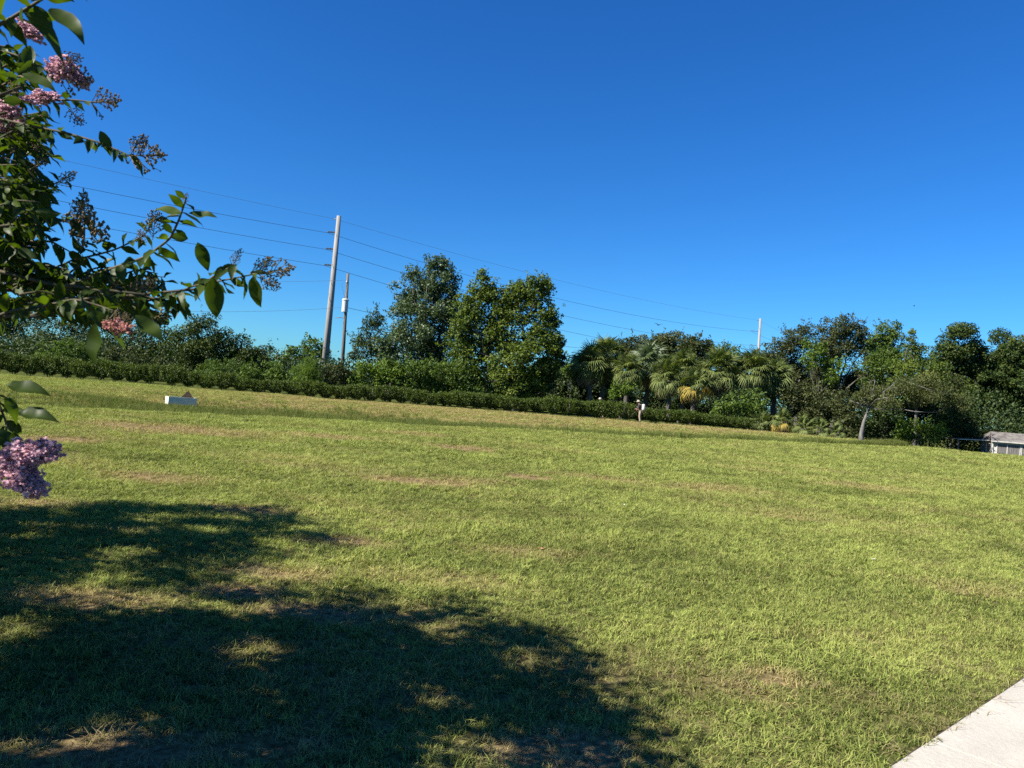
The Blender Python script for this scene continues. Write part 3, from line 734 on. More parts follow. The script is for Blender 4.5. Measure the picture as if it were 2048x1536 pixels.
# palms -------------------------------------------------------------------
def fan_mesh(name, g, seg=22, droop=0.5, dead=False):
    """a fan frond in local space: stalk from the origin along +X, pleated fan of pointed leaflets"""
    V = []; Fq = []; T = []
    pl = 0.75
    w = 0.02
    for i in range(3):
        u = i / 2; z = 0.12 * math.sin(u * 1.5)
        V += [(pl * u, -w, z), (pl * u, w, z)]; T += [0.5, 0.5]
    Fq += [(0, 1, 3, 2), (2, 3, 5, 4)]
    hub = np.array([pl, 0, 0.12])
    for k in range(seg):
        a = (k / (seg - 1) - 0.5) * R(250 if not dead else 120)
        ln = (0.78 + 0.17 * math.cos(a)) * g.uniform(0.78, 1.12) * (0.9 if not dead else 0.8)
        d = np.array([math.cos(a), math.sin(a), 0.0]); s = np.array([-d[1], d[0], 0.0])
        t = g.random(); b0 = len(V)
        dr = droop * g.uniform(0.7, 1.3)
        for i, u in enumerate((0.05, 0.5, 0.78, 1.0)):
            c = hub + d * ln * (u - 0.28 * dr * max(0, u - .45) ** 1.4) + np.array([0, 0, 0.10 * u - dr * max(0, u - 0.42) ** 1.5 * 1.15 * ln])
            ww = (0.010, 0.034, 0.020, 0.003)[i] * (1.0 if not dead else 0.8)
            V += [c - s * ww + np.array([0, 0, 0.018]), c, c + s * ww + np.array([0, 0, 0.018])]
            T += [t, t * .8, t]
        for i in range(3):
            q = b0 + 3 * i
            Fq += [(q, q + 1, q + 4, q + 3), (q + 1, q + 2, q + 5, q + 4)]
    return mesh_np(name, np.array(V, float), Fq, {"tint": T})

g = np.random.default_rng(99)
FANS = {k: [fan_mesh("frond", g, 26, dr) for dr in (0.6, 0.95, 1.25)] for k in ('palm_leaf', 'silver_palm_leaf', 'yellow_palm_leaf')}
for k, l in FANS.items():
    for me in l: me.materials.append(M[k])
DEADF = [fan_mesh("dead_frond", g, 11, 1.3, True) for _ in range(3)]
for me in DEADF: me.materials.append(M['dead_palm_leaf'])

def palm(name, label, px, py, rp, Y, mat='palm_leaf', nf=44, ndead=10, seed=0, yellow=0, trunk=True, boots=False, group="cabbage palms in the thicket"):
    g = np.random.default_rng(500 + seed)
    c = P(px, py + (12 if trunk else 0), Y); b_ = np.array([c[0] + g.uniform(-.25, .25), c[1], 0.0]); b_[2] = float(height(b_[0], b_[1]))
    root = empty(name, b_, label, "palm", group)
    s = rp * Y / F_PX / 1.24
    if trunk:
        mb = MB()
        n = 9
        pts = [b_ + (c - b_) * t + np.array([0.12 * math.sin(t * 3), 0, -0.1 * (t == 0)]) for t in np.linspace(0, 1, n)]
        mb.tube(pts, [0.2 + 0.03 * (i % 2) + (0.06 if i == 0 else 0) for i in range(n)], 9)
        mb.build("trunk", M['bark'], root, b_, smooth=True)
        if boots:
            mb = MB()
            for k in range(34):
                t = g.uniform(0.62, 0.97); a = g.uniform(0, 6.283); p = b_ + (c - b_) * t
                d = np.array([math.cos(a), math.sin(a), 0])
                mb.tube([p + d * 0.16, p + d * 0.34 + np.array([0, 0, .1]), p + d * 0.42 + np.array([0, 0, .32])], [0.06, 0.05, 0.02], 5)
            o = mb.build("leaf_boots", M['dead_palm_leaf'], root, b_); 
    def put(me, az, el, sc, roll, nm):
        o = bpy.data.objects.new(nm, me); col.objects.link(o); o.parent = root
        rot = Matrix.Rotation(az, 4, 'Z') @ Matrix.Rotation(-el, 4, 'Y') @ Matrix.Rotation(roll, 4, 'X')
        o.matrix_basis = Matrix.Translation(Vector((c - b_).tolist())) @ rot @ Matrix.Scale(sc, 4)
        return o
    for k in range(nf):
        u = (k + 0.5) / nf
        el = R(84) - R(128) * u ** 0.9 + g.normal() * 0.08
        me = FANS[mat][min(2, int(u * 3))]
        if k >= nf - yellow: me = FANS['yellow_palm_leaf'][2]
        put(me, k * 2.39996 + g.normal() * 0.15, el, s * g.uniform(0.75, 1.12), g.normal() * 0.4, "frond")
    for k in range(ndead + 6 if trunk else ndead):
        put(DEADF[k % 3], g.uniform(0, 6.283), R(-55) - g.random() * R(28), s * g.uniform(0.75, 1.0), g.normal() * 0.3, "dead_frond")
    return root

palm("cabbage_palm", "leftmost cabbage palm, ragged, at the edge of the dark gap", 1178, 722, 42, 68, seed=1, ndead=10)
palm("cabbage_palm", "bright topped cabbage palm, second from the left and tallest", 1210, 704, 38, 69, seed=2, ndead=8)
palm("cabbage_palm", "short dull cabbage palm left of the silvery one", 1254, 735, 36, 67, seed=3, ndead=8)
palm("cabbage_palm", "silvery blue fronded palm at the middle of the palm row", 1298, 722, 44, 69, 'silver_palm_leaf', 40, 9, seed=4)
palm("cabbage_palm", "olive cabbage palm just right of the silvery one", 1336, 748, 38, 66, seed=5, ndead=9)
palm("cabbage_palm", "cabbage palm with upright crown above the yellowing fronds", 1368, 733, 42, 67, seed=6, ndead=4)
palm("cabbage_palm", "cabbage palm with a skirt of yellow dying fronds", 1388, 762, 34, 65, seed=7, nf=26, yellow=9, ndead=6)
palm("cabbage_palm", "big full crowned cabbage palm at the right of the palm row", 1437, 735, 46, 66, seed=8, ndead=7)
palm("cabbage_palm", "green cabbage palm with ragged brown leaf boots below its crown", 1508, 735, 44, 66, seed=9, ndead=3, boots=True)
palm("cabbage_palm", "cabbage palm in front of the grey green oak, brown skirt below", 1548, 748, 38, 67, seed=10, ndead=5, boots=True)
palm("cabbage_palm", "cabbage palm low in shade between the ragged and silvery ones", 1228, 760, 32, 70, seed=11, ndead=6)
for i, (px, py, rp, lab) in enumerate([(1518, 835, 24, "low palmetto at the right end of the hedge"), (1565, 832, 26, "low palmetto with yellowed fans right of the hedge's end"),
                                       (1605, 845, 25, "low palmetto with brown dead fans at the lawn's edge"), (1640, 848, 24, "low palmetto right of the brown fanned one"), (1672, 856, 20, "smallest low palmetto, nearest the leaning grey trunk")]):
    palm("palmetto", lab, px, py, rp, 60.5 - 0.4 * i, nf=18, ndead=6, seed=30 + i, trunk=True, yellow=3 if i == 1 else 0, group="low palmettos along the lawn's edge")

# dark undergrowth closing the thicket, and the far wood
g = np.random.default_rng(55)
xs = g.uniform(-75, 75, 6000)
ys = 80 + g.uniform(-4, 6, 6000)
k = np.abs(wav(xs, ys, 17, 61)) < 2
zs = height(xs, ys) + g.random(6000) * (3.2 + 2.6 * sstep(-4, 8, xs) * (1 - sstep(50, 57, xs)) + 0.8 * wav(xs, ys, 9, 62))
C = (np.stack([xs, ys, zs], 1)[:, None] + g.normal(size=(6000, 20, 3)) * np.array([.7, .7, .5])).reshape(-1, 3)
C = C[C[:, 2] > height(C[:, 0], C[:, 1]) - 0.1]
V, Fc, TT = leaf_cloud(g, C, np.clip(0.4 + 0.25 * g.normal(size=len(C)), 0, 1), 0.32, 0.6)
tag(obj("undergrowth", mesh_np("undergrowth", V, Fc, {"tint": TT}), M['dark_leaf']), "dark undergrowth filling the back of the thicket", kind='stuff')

# ------------------------------------------------------------------ the clipped hedge
def hedge_mesh(seed, w=1.5, d=1.05, h=1.25, n=420, foot=True):
    g = np.random.default_rng(700 + seed)
    q = g.random((n, 3))
    side = g.integers(0, 5, n)
    p = np.stack([(q[:, 0] - .5) * w, (q[:, 1] - .5) * d, 0.22 + q[:, 2] * (h - 0.22)], 1)
    for s, (axis_, val) in enumerate([(0, -w / 2), (0, w / 2), (1, -d / 2), (1, d / 2), (2, h)]):
        mk = side == s
        p[mk, axis_] = val + g.normal(size=mk.sum()) * 0.05
    taper = 0.26 + 0.74 * sstep(0.10, 0.66, p[:, 2] / h)
    p[:, 0] *= taper; p[:, 1] *= taper
    p[:, 2] += 0.05 * wav(p[:, 0], p[:, 1], 0.9, 800 + seed)
    C = (p[:, None] + g.normal(size=(n, 9, 3)) * 0.07).reshape(-1, 3)
    for q in range(7):                                        # stray shoots above the clipped top
        b0 = np.array([g.uniform(-.45, .45) * w, g.uniform(-.35, .35) * d, h]); m_ = 9
        C = np.concatenate([C, b0 + np.outer(np.linspace(0, 1, m_), np.array([g.normal() * .08, g.normal() * .08, g.uniform(.1, .28)])) + g.normal(size=(m_, 3)) * .03])
    C = C[C[:, 2] > 0.03]
    T = np.clip(0.35 + 0.28 * g.normal(size=len(C)), 0, 1)
    V, Fc, TT = leaf_cloud(g, C, T, 0.115, 0.5, 0.0, 0.8)
    fo = mesh_np("foliage", V, Fc, {"tint": TT}); fo.materials.append(M['hedge_leaf'])
    mb = MB()
    for k in range(5):
        a = g.uniform(-.12, .12, 3); mb.tube([(a[0], a[1], -0.1), (a[0] * 2.5 + g.uniform(-.2, .2), a[1] * 2, 0.75)], [0.025, 0.012], 5)
    st = mb.mesh("stems"); st.materials.append(M['bark'])
    return fo, st
HV = [hedge_mesh(i) for i in range(6)]
def hedge_run(x0, x1, ybase, top, label, group, ypos, seed, step=1.22):
    """shrubs side by side between two photo columns; top(px) gives the clipped height in metres"""
    g = np.random.default_rng(900 + seed)
    a = P(x0, ybase[0], ypos); b_ = P(x1, ybase[1], ypos)
    n = max(1, int(round(abs(b_[0] - a[0]) / step)))
    for i in range(n):
        t = (i + 0.5) / n
        x = a[0] + (b_[0] - a[0]) * t; y = ypos + g.uniform(-.22, .22)
        px = x0 + (x1 - x0) * t
        hh = top(px) * g.uniform(0.86, 1.12)
        lab = label(px, i, n) if callable(label) else label
        r_ = empty("hedge_shrub", (x, y, float(height(x, y))), lab, "hedge shrub", group)
        fo, st = HV[int(g.integers(6))]
        for nm, me in (("foliage", fo), ("stems", st)):
            o = bpy.data.objects.new(nm, me); col.objects.link(o); o.parent = r_
            o.scale = (g.uniform(.84, 1.04), g.uniform(.9, 1.1), hh / 1.25)
            if g.random() < 0.5: o.rotation_euler = (0, 0, math.pi)
ORD = "first second third fourth fifth sixth seventh eighth ninth tenth eleventh twelfth thirteenth fourteenth fifteenth sixteenth seventeenth eighteenth nineteenth twentieth".split()
hedge_run(-60, 318, (748, 772), lambda p: 1.62 - 0.0006 * p, lambda p, i, n: f"clipped shrub with bare foot in the left hedge, {ORD[n - 1 - i]} left of the gap", "shrubs of the left clipped hedge", HEDGE_Y, 1, 1.42)
hedge_run(326, 600, (774, 792), lambda p: 1.28 - 0.0009 * (p - 326) + 0.12 * math.sin(p * .06), lambda p, i, n: f"clipped shrub of the short middle hedge, {ORD[i]} right of the gap", "shrubs of the middle hedge", HEDGE_Y - 0.2, 2, 1.42)
hedge_run(606, 1090, (793, 830), lambda p: 1.12 + 0.1 * math.sin(p * .035), lambda p, i, n: f"low clipped hedge shrub under the tall trees, {ORD[i]} right of the willowy bush", "shrubs of the hedge under the tall trees", HEDGE_Y - 0.3, 3)
_w = [0, 0]
def palm_lab(p, i, n):
    k = int(p > 1280)
    if k == 0:
        left = sum(1 for q in range(n) if 1090 + 410 * (q + .5) / n <= 1280)
        return f"clipped hedge shrub before the palms, {ORD[left - 1 - i]} left of the walking person"
    _w[1] += 1
    return f"clipped hedge shrub before the palms, {ORD[_w[1] - 1]} right of the walking person"
hedge_run(1090, 1500, (830, 862), lambda p: 1.38 - 0.0013 * (p - 1090), palm_lab, "shrubs of the hedge before the palms", HEDGE_Y - 0.4, 4)

# ------------------------------------------------------------------ poles and wires
def sag(a, b_, s, n=22):
    a = np.asarray(a, float); b_ = np.asarray(b_, float)
    return [a + (b_ - a) * t - np.array([0, 0, s * 4 * t * (1 - t)]) for t in np.linspace(0, 1, n)]

def big_pole(label, pxb, pyb, pxt, pyt, Y, r0, r1, arms, bracket=True):
    t = P(pxt, pyt, Y); b_ = P(pxb, pyb, Y)
    gz = float(height(b_[0], b_[1]))
    dirv = (t - b_) / (t[2] - b_[2]); b_ = b_ + dirv * (gz - b_[2])
    root = empty("concrete_pole", b_, label, "utility pole", "concrete transmission poles")
    MB().tube([b_ - dirv * .3, b_ + (t - b_) * .5, t], [r0, (r0 + r1) / 2, r1], 14).build("shaft", M['pole_concrete'], root, b_, smooth=True)
    at_ = []
    for (fr, le) in arms:
        p = b_ + (t - b_) * fr
        d = np.array([-0.80, 0.30, 0.05]); d[2] = 0.08; d = d / np.linalg.norm(d)
        e = p + d * le
        mb = MB()
        n = 10
        mb.tube([p, e], 0.035, 8)
        for k in range(2, n): mb.tube([p + d * le * (k / n) - d * .02, p + d * le * (k / n) + d * .02], 0.1, 8)
        mb.tube([e, e + np.array([0, 0, -.12])], 0.05, 6)
        mb.build("insulator_arm", M['polymer'], root, b_)
        at_.append(e + np.array([0, 0, -.12]))
    p = b_ + (t - b_) * 0.985
    e = p + np.array([-.55, .2, -.02])
    MB().tube([p, e], 0.04, 6).tube([e + np.array([-.08, 0, 0]), e + np.array([.08, 0, -.1])], 0.05, 6).build("wire_bracket", M['galvanised'], root, b_)
    return root, [e] + at_

P1, A1 = big_pole("tall tapered concrete pole with three insulator arms, in front of the thicket", 649, 735, 678, 432, 84, 0.42, 0.24, [(0.905, 1.35), (0.81, 1.35), (0.718, 1.35)])
P2, A2 = big_pole("distant concrete pole rising over the trees right of the palms", 1517, 700, 1521, 637, 150, 0.32, 0.21, [(0.875, 1.7), (0.74, 1.7), (0.61, 1.7)])
names = ["thin top ground wire", "upper conductor", "middle conductor", "lower conductor"]
left_y = [(90, 312), (150, 372), (170, 412), (190, 452)]       # where each wire passes in the photograph, left of the pole
for i in range(4):
    a, b_ = A1[i], A2[i]
    # previous pole of the line stands out of view to the left
    vx = (a - b_); vx[2] = 0
    yq = 26.0
    q = P(left_y[i][0], left_y[i][1], 60)                      # provisional depth, refined along the line's plan
    tt = (60 - a[1]) / vx[1]
    # intersect the photo ray with the vertical plane of the line
    d = P(left_y[i][0], left_y[i][1], 10) - CAM
    nrm = np.array([-vx[1], vx[0], 0.0])
    s = ((a - CAM) @ nrm) / (d @ nrm)
    q = CAM + d * s
    # parabola through a and q, continuing to the hidden pole
    hv = vx / np.linalg.norm(vx[:2]); Lq = float((q - a) @ hv); Lt = float(np.linalg.norm(vx[:2])) * 0.95
    sg = 1.6 if i else 1.1
    # z(l)=a.z + m l - 4 sg l(Lt-l)/Lt^2
    m_ = (q[2] - a[2] + 4 * sg * Lq * (Lt - Lq) / Lt ** 2) / Lq
    lp = [np.array([*(a + hv * l)[:2], a[2] + m_ * l - 4 * sg * l * (Lt - l) / Lt ** 2]) for l in np.linspace(Lt, 0, 26)]
    pts = lp + sag(a, b_, 1.9 if i else 1.2)[1:]
    # beyond the distant pole
    ce = b_ - hv * 80 + np.array([0, 0, -2.0])
    pts += sag(b_, ce, 2.0, 10)[1:]
    mb = MB().tube(pts, 0.021 if i else 0.014, 5)
    tag(mb.build("power_line", M['wire'] if i else M['grey_wire']), f"{names[i]} of the four wires strung between the concrete poles", "wire", "wires strung between the concrete poles")

# wooden pole with its transformer
Yw = 80
wt, wb = P(696, 547, Yw), P(684, 742, Yw)
wd = (wt - wb) / (wt[2] - wb[2]); wb = wb + wd * (float(height(wb[0], wb[1])) - wb[2])
wp = empty("wooden_pole", wb, "shorter brown wooden pole carrying a white transformer can, right of the tall concrete pole", "utility pole")
MB().tube([wb - wd * .3, wb + (wt - wb) * .5, wt], [0.21, 0.18, 0.14], 12).build("shaft", M['pole_wood'], wp, wb, smooth=True)
def onpole(py): # point of the pole at a photo row
    k = (py - 742) / (547 - 742); p0 = P(684, 742, Yw)
    return p0 + (wt - p0) * k
tcn = onpole(612) + np.array([-.02, -.36, 0])
tk = MB().lathe(tcn - np.array([0, 0, .62]), [(.0, -.1), (.30, -.1), (.33, -.05), (.33, 1.14), (.37, 1.16), (.37, 1.26), (.27, 1.34), (.0, 1.37)], 14).build("transformer", M['tank_paint'], wp, wb, smooth=False)
MB().tube([tcn + np.array([-.1, 0, .6]), tcn + np.array([-.1, 0, .98])], [.05, .03], 8).build("bushing", M['polymer'], tk)
MB().box(tcn + np.array([0, .2, .3]), (.5, .14, .08)).box(tcn + np.array([0, .2, -.35]), (.5, .14, .08)).build("mounting_bracket", M['galvanised'], wp, wb)
p = onpole(637)
MB().tube([p, p + np.array([-.35, -.1, .05]), p + np.array([-.75, -.25, .02])], [.03, .03, .03], 6).box(p + np.array([-.8, -.27, 0]), (.42, .16, .1)).build("lamp_arm", M['galvanised'], wp, wb)
p = onpole(563)
MB().tube([p, p + np.array([.0, -.22, 0])], .05, 6).lathe(p + np.array([0, -.25, -.1]), [(.07, 0), (.09, .06), (.05, .14), (.08, .2)], 8).build("insulator", M['tank_paint'], wp, wb)
p = onpole(600)
MB().tube([onpole(563) + np.array([-.1, -.2, 0]), onpole(568) + np.array([-.55, -.2, -.1]), tcn + np.array([-.3, 0, 1.4]), tcn + np.array([-.1, 0, .95])], .012, 5).build("jumper_cable", M['wire'], wp, wb)
a = onpole(563) + np.array([0, -.25, .1])
e = P(-120, 545, 70)
tag(MB().tube(sag(e, a, .5), 0.013, 5).build("power_line", M['grey_wire']), "single faint wire reaching the top of the wooden pole from the left", "wire", "wires of the wooden pole")
a = onpole(615) + np.array([0, -.2, 0])
e = P(-120, 585, 66)
tag(MB().tube(sag(e, a, 1.0), 0.014, 5).build("power_line", M['grey_wire']), "low faint wire reaching the transformer from the left", "wire", "wires of the wooden pole")
e = P(1300, 700, 150)
tag(MB().tube(sag(a, e, 1.4), 0.022, 5).build("power_line", M['wire']), "cable running from the transformer pole right into the trees", "wire", "wires of the wooden pole")

# ------------------------------------------------------------------ low white structure in the swale
bc = P(362, 800, 39.0)
gz = float(height(bc[0], bc[1]))
topz = P(362, 794, 39.0)[2]
box = empty("drain_box", (bc[0], bc[1], gz), "low white open box in the long grass of the swale, with a tilted brown lid", "drain box", rz=R(33))
H = topz - gz + 0.35
for nm, c, s in (("wall_panel", (0, -.50, H / 2 - .35), (1.36, .07, H)), ("wall_panel", (0, .50, H / 2 - .35), (1.36, .07, H - .01)), ("wall_panel", (-.645, 0, H / 2 - .35), (.07, .93, H - .005)), ("wall_panel", (.645, 0, H / 2 - .35), (.07, .93, H - .006))):
    obj(nm, MB().box(c, s).mesh(nm), M['white_paint'], box)
mb = MB()
zt = H - .35
tri = [(-.02, -.02, zt - .02), (.60, -.02, zt - .05), (.34, .10, zt + .36)]
mb.add(tri + [(x, y + .42, z - .10) for x, y, z in tri], [(0, 1, 2), (5, 4, 3), (0, 3, 4, 1), (1, 4, 5, 2), (2, 5, 3, 0)])
obj("lid", mb.mesh("lid"), M['rust'], box)

# ------------------------------------------------------------------ shed
M['grey_board'] = plain('grey_board', (0.09, 0.083, 0.078), 0.9, (0.26, 0.245, 0.23), 3, 0.3, stretch=(6, 6, .4))
M['old_white'] = plain('old_white', (0.42, 0.40, 0.36), 0.8, (0.68, 0.65, 0.58), 3, 0.1)
M['old_roof'] = plain('old_roof', (0.09, 0.08, 0.07), 0.9, (0.24, 0.22, 0.20), 2.2, 0.3)
sp = ground(1984, 898)
sY = 73.0
sp = P(1984, 898, sY); sp[2] = float(height(sp[0], sp[1]))
k = sY / F_PX
shed = empty("shed", sp, "old white shed with grey board doors and weathered roof at the right edge", "shed", rz=R(-14))
W, Dp, Hh, Rh = 5.6, 3.2, 1.62, 0.75
def sh(nm, mb, m_): return obj(nm, mb.mesh(nm), M[m_], shed)
sh("wall", MB().box((W / 2, .06, Hh / 2), (W, .08, Hh)).box((.04, Dp / 2, Hh / 2), (.08, Dp - .1, Hh)).box((W - .04, Dp / 2, Hh / 2), (.08, Dp - .1, Hh)).box((W / 2, Dp - .06, Hh / 2), (W, .08, Hh)), 'old_white')
mb = MB()
mb.add([(-.25, -.35, Hh - .12), (W + .3, -.35, Hh - .12), (W + .3, Dp / 2, Hh + Rh), (.3, Dp / 2, Hh + Rh), (-.25, -.35, Hh - .05), (W + .3, -.35, Hh - .05), (W + .3, Dp / 2, Hh + Rh + .07), (.3, Dp / 2, Hh + Rh + .07)],
       [(0, 1, 2, 3), (7, 6, 5, 4), (0, 4, 5, 1), (1, 5, 6, 2), (2, 6, 7, 3), (3, 7, 4, 0)])
mb.add([(-.25, Dp + .35, Hh - .12), (W + .3, Dp + .35, Hh - .12), (W + .3, Dp / 2 + .01, Hh + Rh), (.3, Dp / 2 + .01, Hh + Rh), (-.25, Dp + .35, Hh - .05), (W + .3, Dp + .35, Hh - .05), (W + .3, Dp / 2 + .01, Hh + Rh + .06), (.3, Dp / 2 + .01, Hh + Rh + .06)],
       [(3, 2, 1, 0), (4, 5, 6, 7), (1, 5, 4, 0), (2, 6, 5, 1), (3, 7, 6, 2), (0, 4, 7, 3)])
mb.add([(-.2, 0, Hh - .1), (-.2, Dp, Hh - .1), (.28, Dp / 2, Hh + Rh - .02)], [(0, 2, 1)])
rf = sh("roof", mb, 'old_roof')
obj("fascia", MB().box((W / 2, -.365, Hh - .10), (W + .5, .025, .12)).mesh("fascia"), M['old_white'], rf)
for i, (x0, w, z0) in enumerate([(.45, .82, .38), (1.36, .98, .04), (2.62, 1.1, .42), (3.95, 1.2, .4)]):
    nm = "door" if i == 1 else "shutter"
    d_ = sh(nm, MB().box((x0 + w / 2, .0, z0 + (1.28 - z0) / 2), (w, .03, 1.28 - z0)), 'grey_board')
    nb = int(w / .14)
    mb = MB()
    for q in range(nb): mb.box((x0 + (q + .5) * w / nb, -.022, z0 + (1.28 - z0) / 2 - .01 * (q % 2)), (w / nb - .02, .012, 1.22 - z0))
    obj("boards", mb.mesh("boards"), M['grey_board'], d_)
for x in (.04, .40, 1.30, 2.42, 2.54, 3.82): sh("post", MB().box((x, -.03, Hh / 2 - .06), (.07, .08, Hh - .12)), 'old_white')
lean = empty("lean_to", (sp[0] - 3.2, sp[1] + .3, sp[2]), "open lean-to with a thin pale roof joined to the shed's left side", "lean-to")
def lt(nm, mb, m_): return obj(nm, mb.mesh(nm), M[m_], lean)
lt("roof", MB().box((1.42, 1.2, 1.5), (3.1, 2.6, .05), Matrix.Rotation(R(-2), 3, 'Y')), 'old_roof')
lt("fascia", MB().box((1.5, -.125, 1.50), (2.9, .03, .07), Matrix.Rotation(R(-2), 3, 'Y')), 'old_white')
for x, y in ((.05, 0), (.42, 1.9), (2.85, .1)): lt("post", MB().box((x, y, .74), (.08, .08, 1.48)), 'grey_board')
0 and lt("back_wall", MB().box((1.5, 2.45, .72), (2.9, .05, 1.44)), 'grey_board')

# ------------------------------------------------------------------ people
M['skin'] = plain('skin', (0.30, 0.17, 0.11), 0.6)
M['dark_shirt'] = plain('dark_shirt', (0.035, 0.032, 0.038), 0.85, (0.055, 0.05, 0.055), 8)
M['khaki'] = plain('khaki', (0.30, 0.24, 0.17), 0.85, (0.38, 0.31, 0.23), 8)
M['hat'] = plain('hat', (0.38, 0.34, 0.27), 0.8)
M['tank'] = plain('tank', (0.64, 0.64, 0.60), 0.4)
M['boot'] = plain('boot', (0.05, 0.04, 0.035), 0.7)
M['strap'] = plain('strap', (0.30, 0.24, 0.22), 0.8)
M['grey_cloth'] = plain('grey_cloth', (0.07, 0.075, 0.085), 0.85, (0.10, 0.105, 0.115), 8)

def skin(name, verts, edges, rad, m_, parent, sub=2):
    me = bpy.data.meshes.new(name); me.from_pydata(verts, edges, []); me.materials.append(m_)
    o = bpy.data.objects.new(name, me); col.objects.link(o); o.parent = parent
    md = o.modifiers.new("skin", 'SKIN')
    if not me.skin_vertices: me.skin_vertices.new()
    for v, r_ in zip(me.skin_vertices[0].data, rad):
        v.radius = r_ if hasattr(r_, '__len__') else (r_, r_)
    me.skin_vertices[0].data[0].use_root = True
    md.use_smooth_shade = True
    s = o.modifiers.new("sub", 'SUBSURF'); s.levels = sub; s.render_levels = sub
    return o

def person(loc, rz, label, shirt, trousers, hat=True, h=1.72, lean=0.12):
    """faces local +Y... body pitched a little forward, arms bent to something held in front"""
    root = empty("person", loc, label, "person", rz=rz)
    s = h / 1.72
    def V_(*a): return tuple(k * s for k in a)
    f = lean
    pel, wai, che, nec, hd, hdt = V_(0, 0, .93), V_(0, f * .35, 1.10), V_(0, f * .9, 1.32), V_(0, f * 1.5, 1.47), V_(0, f * 2 + .03, 1.56), V_(0, f * 2.2 + .02, 1.66)
    sh_ = [V_(k * .19, f * 1.1, 1.40) for k in (-1, 1)]; el = [V_(k * .25, f + .02, 1.13) for k in (-1, 1)]; wr = [V_(-.17, f + .26, 1.06), V_(.19, f + .24, 1.0)]
    hp = [V_(k * .10, 0, .90) for k in (-1, 1)]; kn = [V_(-.12, .04, .49), V_(.11, .10, .50)]; an = [V_(-.13, -.06, .09), V_(.12, .04, .09)]; to = [V_(-.14, .1, .035), V_(.13, .20, .035)]
    vs = [pel, wai, che, nec, hd, hdt, *sh_, *el, *wr, *hp, *kn, *an, *to]
    es = [(0, 1), (1, 2), (2, 3), (3, 4), (4, 5), (2, 6), (2, 7), (6, 8), (7, 9), (8, 10), (9, 11), (0, 12), (0, 13), (12, 14), (13, 15), (14, 16), (15, 17), (16, 18), (17, 19)]
    rd = [(.14, .11), (.13, .10), (.15, .11), .055, (.075, .09), (.07, .085), .06, .06, .042, .042, .03, .03, .085, .085, .058, .058, .04, .04, .035, .035]
    body = skin("body", vs, es, [tuple(q * s for q in (r_ if hasattr(r_, '__len__') else (r_, r_))) for r_ in rd], M['skin'], root)
    # face: nose, ears
    mb = MB(); c = Vector(hd)
    mb.tube([c + Vector((0, .085, .03)), c + Vector((0, .115, -.005))], [.010, .017], 6)
    for k in (-1, 1): mb.tube([c + Vector((k * .075, .0, .02)), c + Vector((k * .09, -.01, .03))], [.025, .018], 6)
    obj("face", mb.mesh("face"), M['skin'], root)
    for k in (0, 1):                                            # hands: palm, four fingers, a thumb
        mb = MB(); w = Vector(wr[k]); d = Vector((0.02 * (1 - 2 * k), .9, -.3)).normalized(); sd = Vector((1, 0, 0)); dn = Vector((0, -.3, -.95))
        mb.tube([w - d * .02, w + d * .045, w + d * .085], [.028, .040, .036], 8)
        for q in range(4):
            o_ = sd * (q - 1.5) * .019; L_ = (.065, .075, .07, .055)[q]
            mb.tube([w + d * .08 + o_, w + d * (.08 + L_ * .5) + o_ + dn * .012, w + d * (.08 + L_ * .6) + o_ + dn * (.012 + L_ * .4)], [.0095, .009, .007], 6)
        t_ = sd * (.035 if k == 0 else -.035)
        mb.tube([w + d * .03 + t_ * .7, w + d * .06 + t_ * 1.4 + dn * .01, w + d * .085 + t_ * 1.3 + dn * .03], [.013, .011, .008], 6)
        obj("hand", mb.mesh("hand", True), M['skin'], root)
    sv = [pel, wai, che, V_(0, f * 1.35, 1.43), *sh_, *el, tuple(Vector(el[0]).lerp(Vector(wr[0]), .6)), tuple(Vector(el[1]).lerp(Vector(wr[1]), .6))]
    skin("shirt", sv, [(0, 1), (1, 2), (2, 3), (2, 4), (2, 5), (4, 6), (5, 7), (6, 8), (7, 9)],
         [(.17 * s, .14 * s), (.16 * s, .13 * s), (.18 * s, .14 * s), .075 * s, .08 * s, .08 * s, .062 * s, .062 * s, .052 * s, .052 * s], shirt, root)
    tv = [V_(0, 0, .96), *hp, *kn, *[tuple(Vector(a_) + Vector((0, 0, .0))) for a_ in an]]
    skin("trousers", tv, [(0, 1), (0, 2), (1, 3), (2, 4), (3, 5), (4, 6)], [(.165 * s, .13 * s), .105 * s, .105 * s, .08 * s, .08 * s, .062 * s, .062 * s], trousers, root)
    for k in (0, 1):
        a_, t_ = Vector(an[k]), Vector(to[k])
        MB().tube([a_ + Vector((0, -.05, -.04)), a_ + Vector((0, .02, -.02)), t_ + Vector((0, .03, 0))], [.045, .055, .04], 8).build("boot", M['boot'], root)
    if hat:
        c = Vector(hdt) + Vector((0, 0, .0))
        hm = MB().lathe(c - Vector((0, 0, .03)), [(.0, 0.03), (.19, .0), (.20, .012), (.115, .035), (.105, .12), (.07, .15), (0, .155)], 14).build("hat", M['hat'], root, smooth=True)
        hm.rotation_euler = (0, 0, 0)
    else:
        c = Vector(hd)
        MB().lathe(c + Vector((0, -.015, 0)), [(.0, -.02), (.09, -.0), (.102, .05), (.09, .11), (.05, .145), (0, .155)], 12).build("hair", M['boot'], root, smooth=True)
    return root

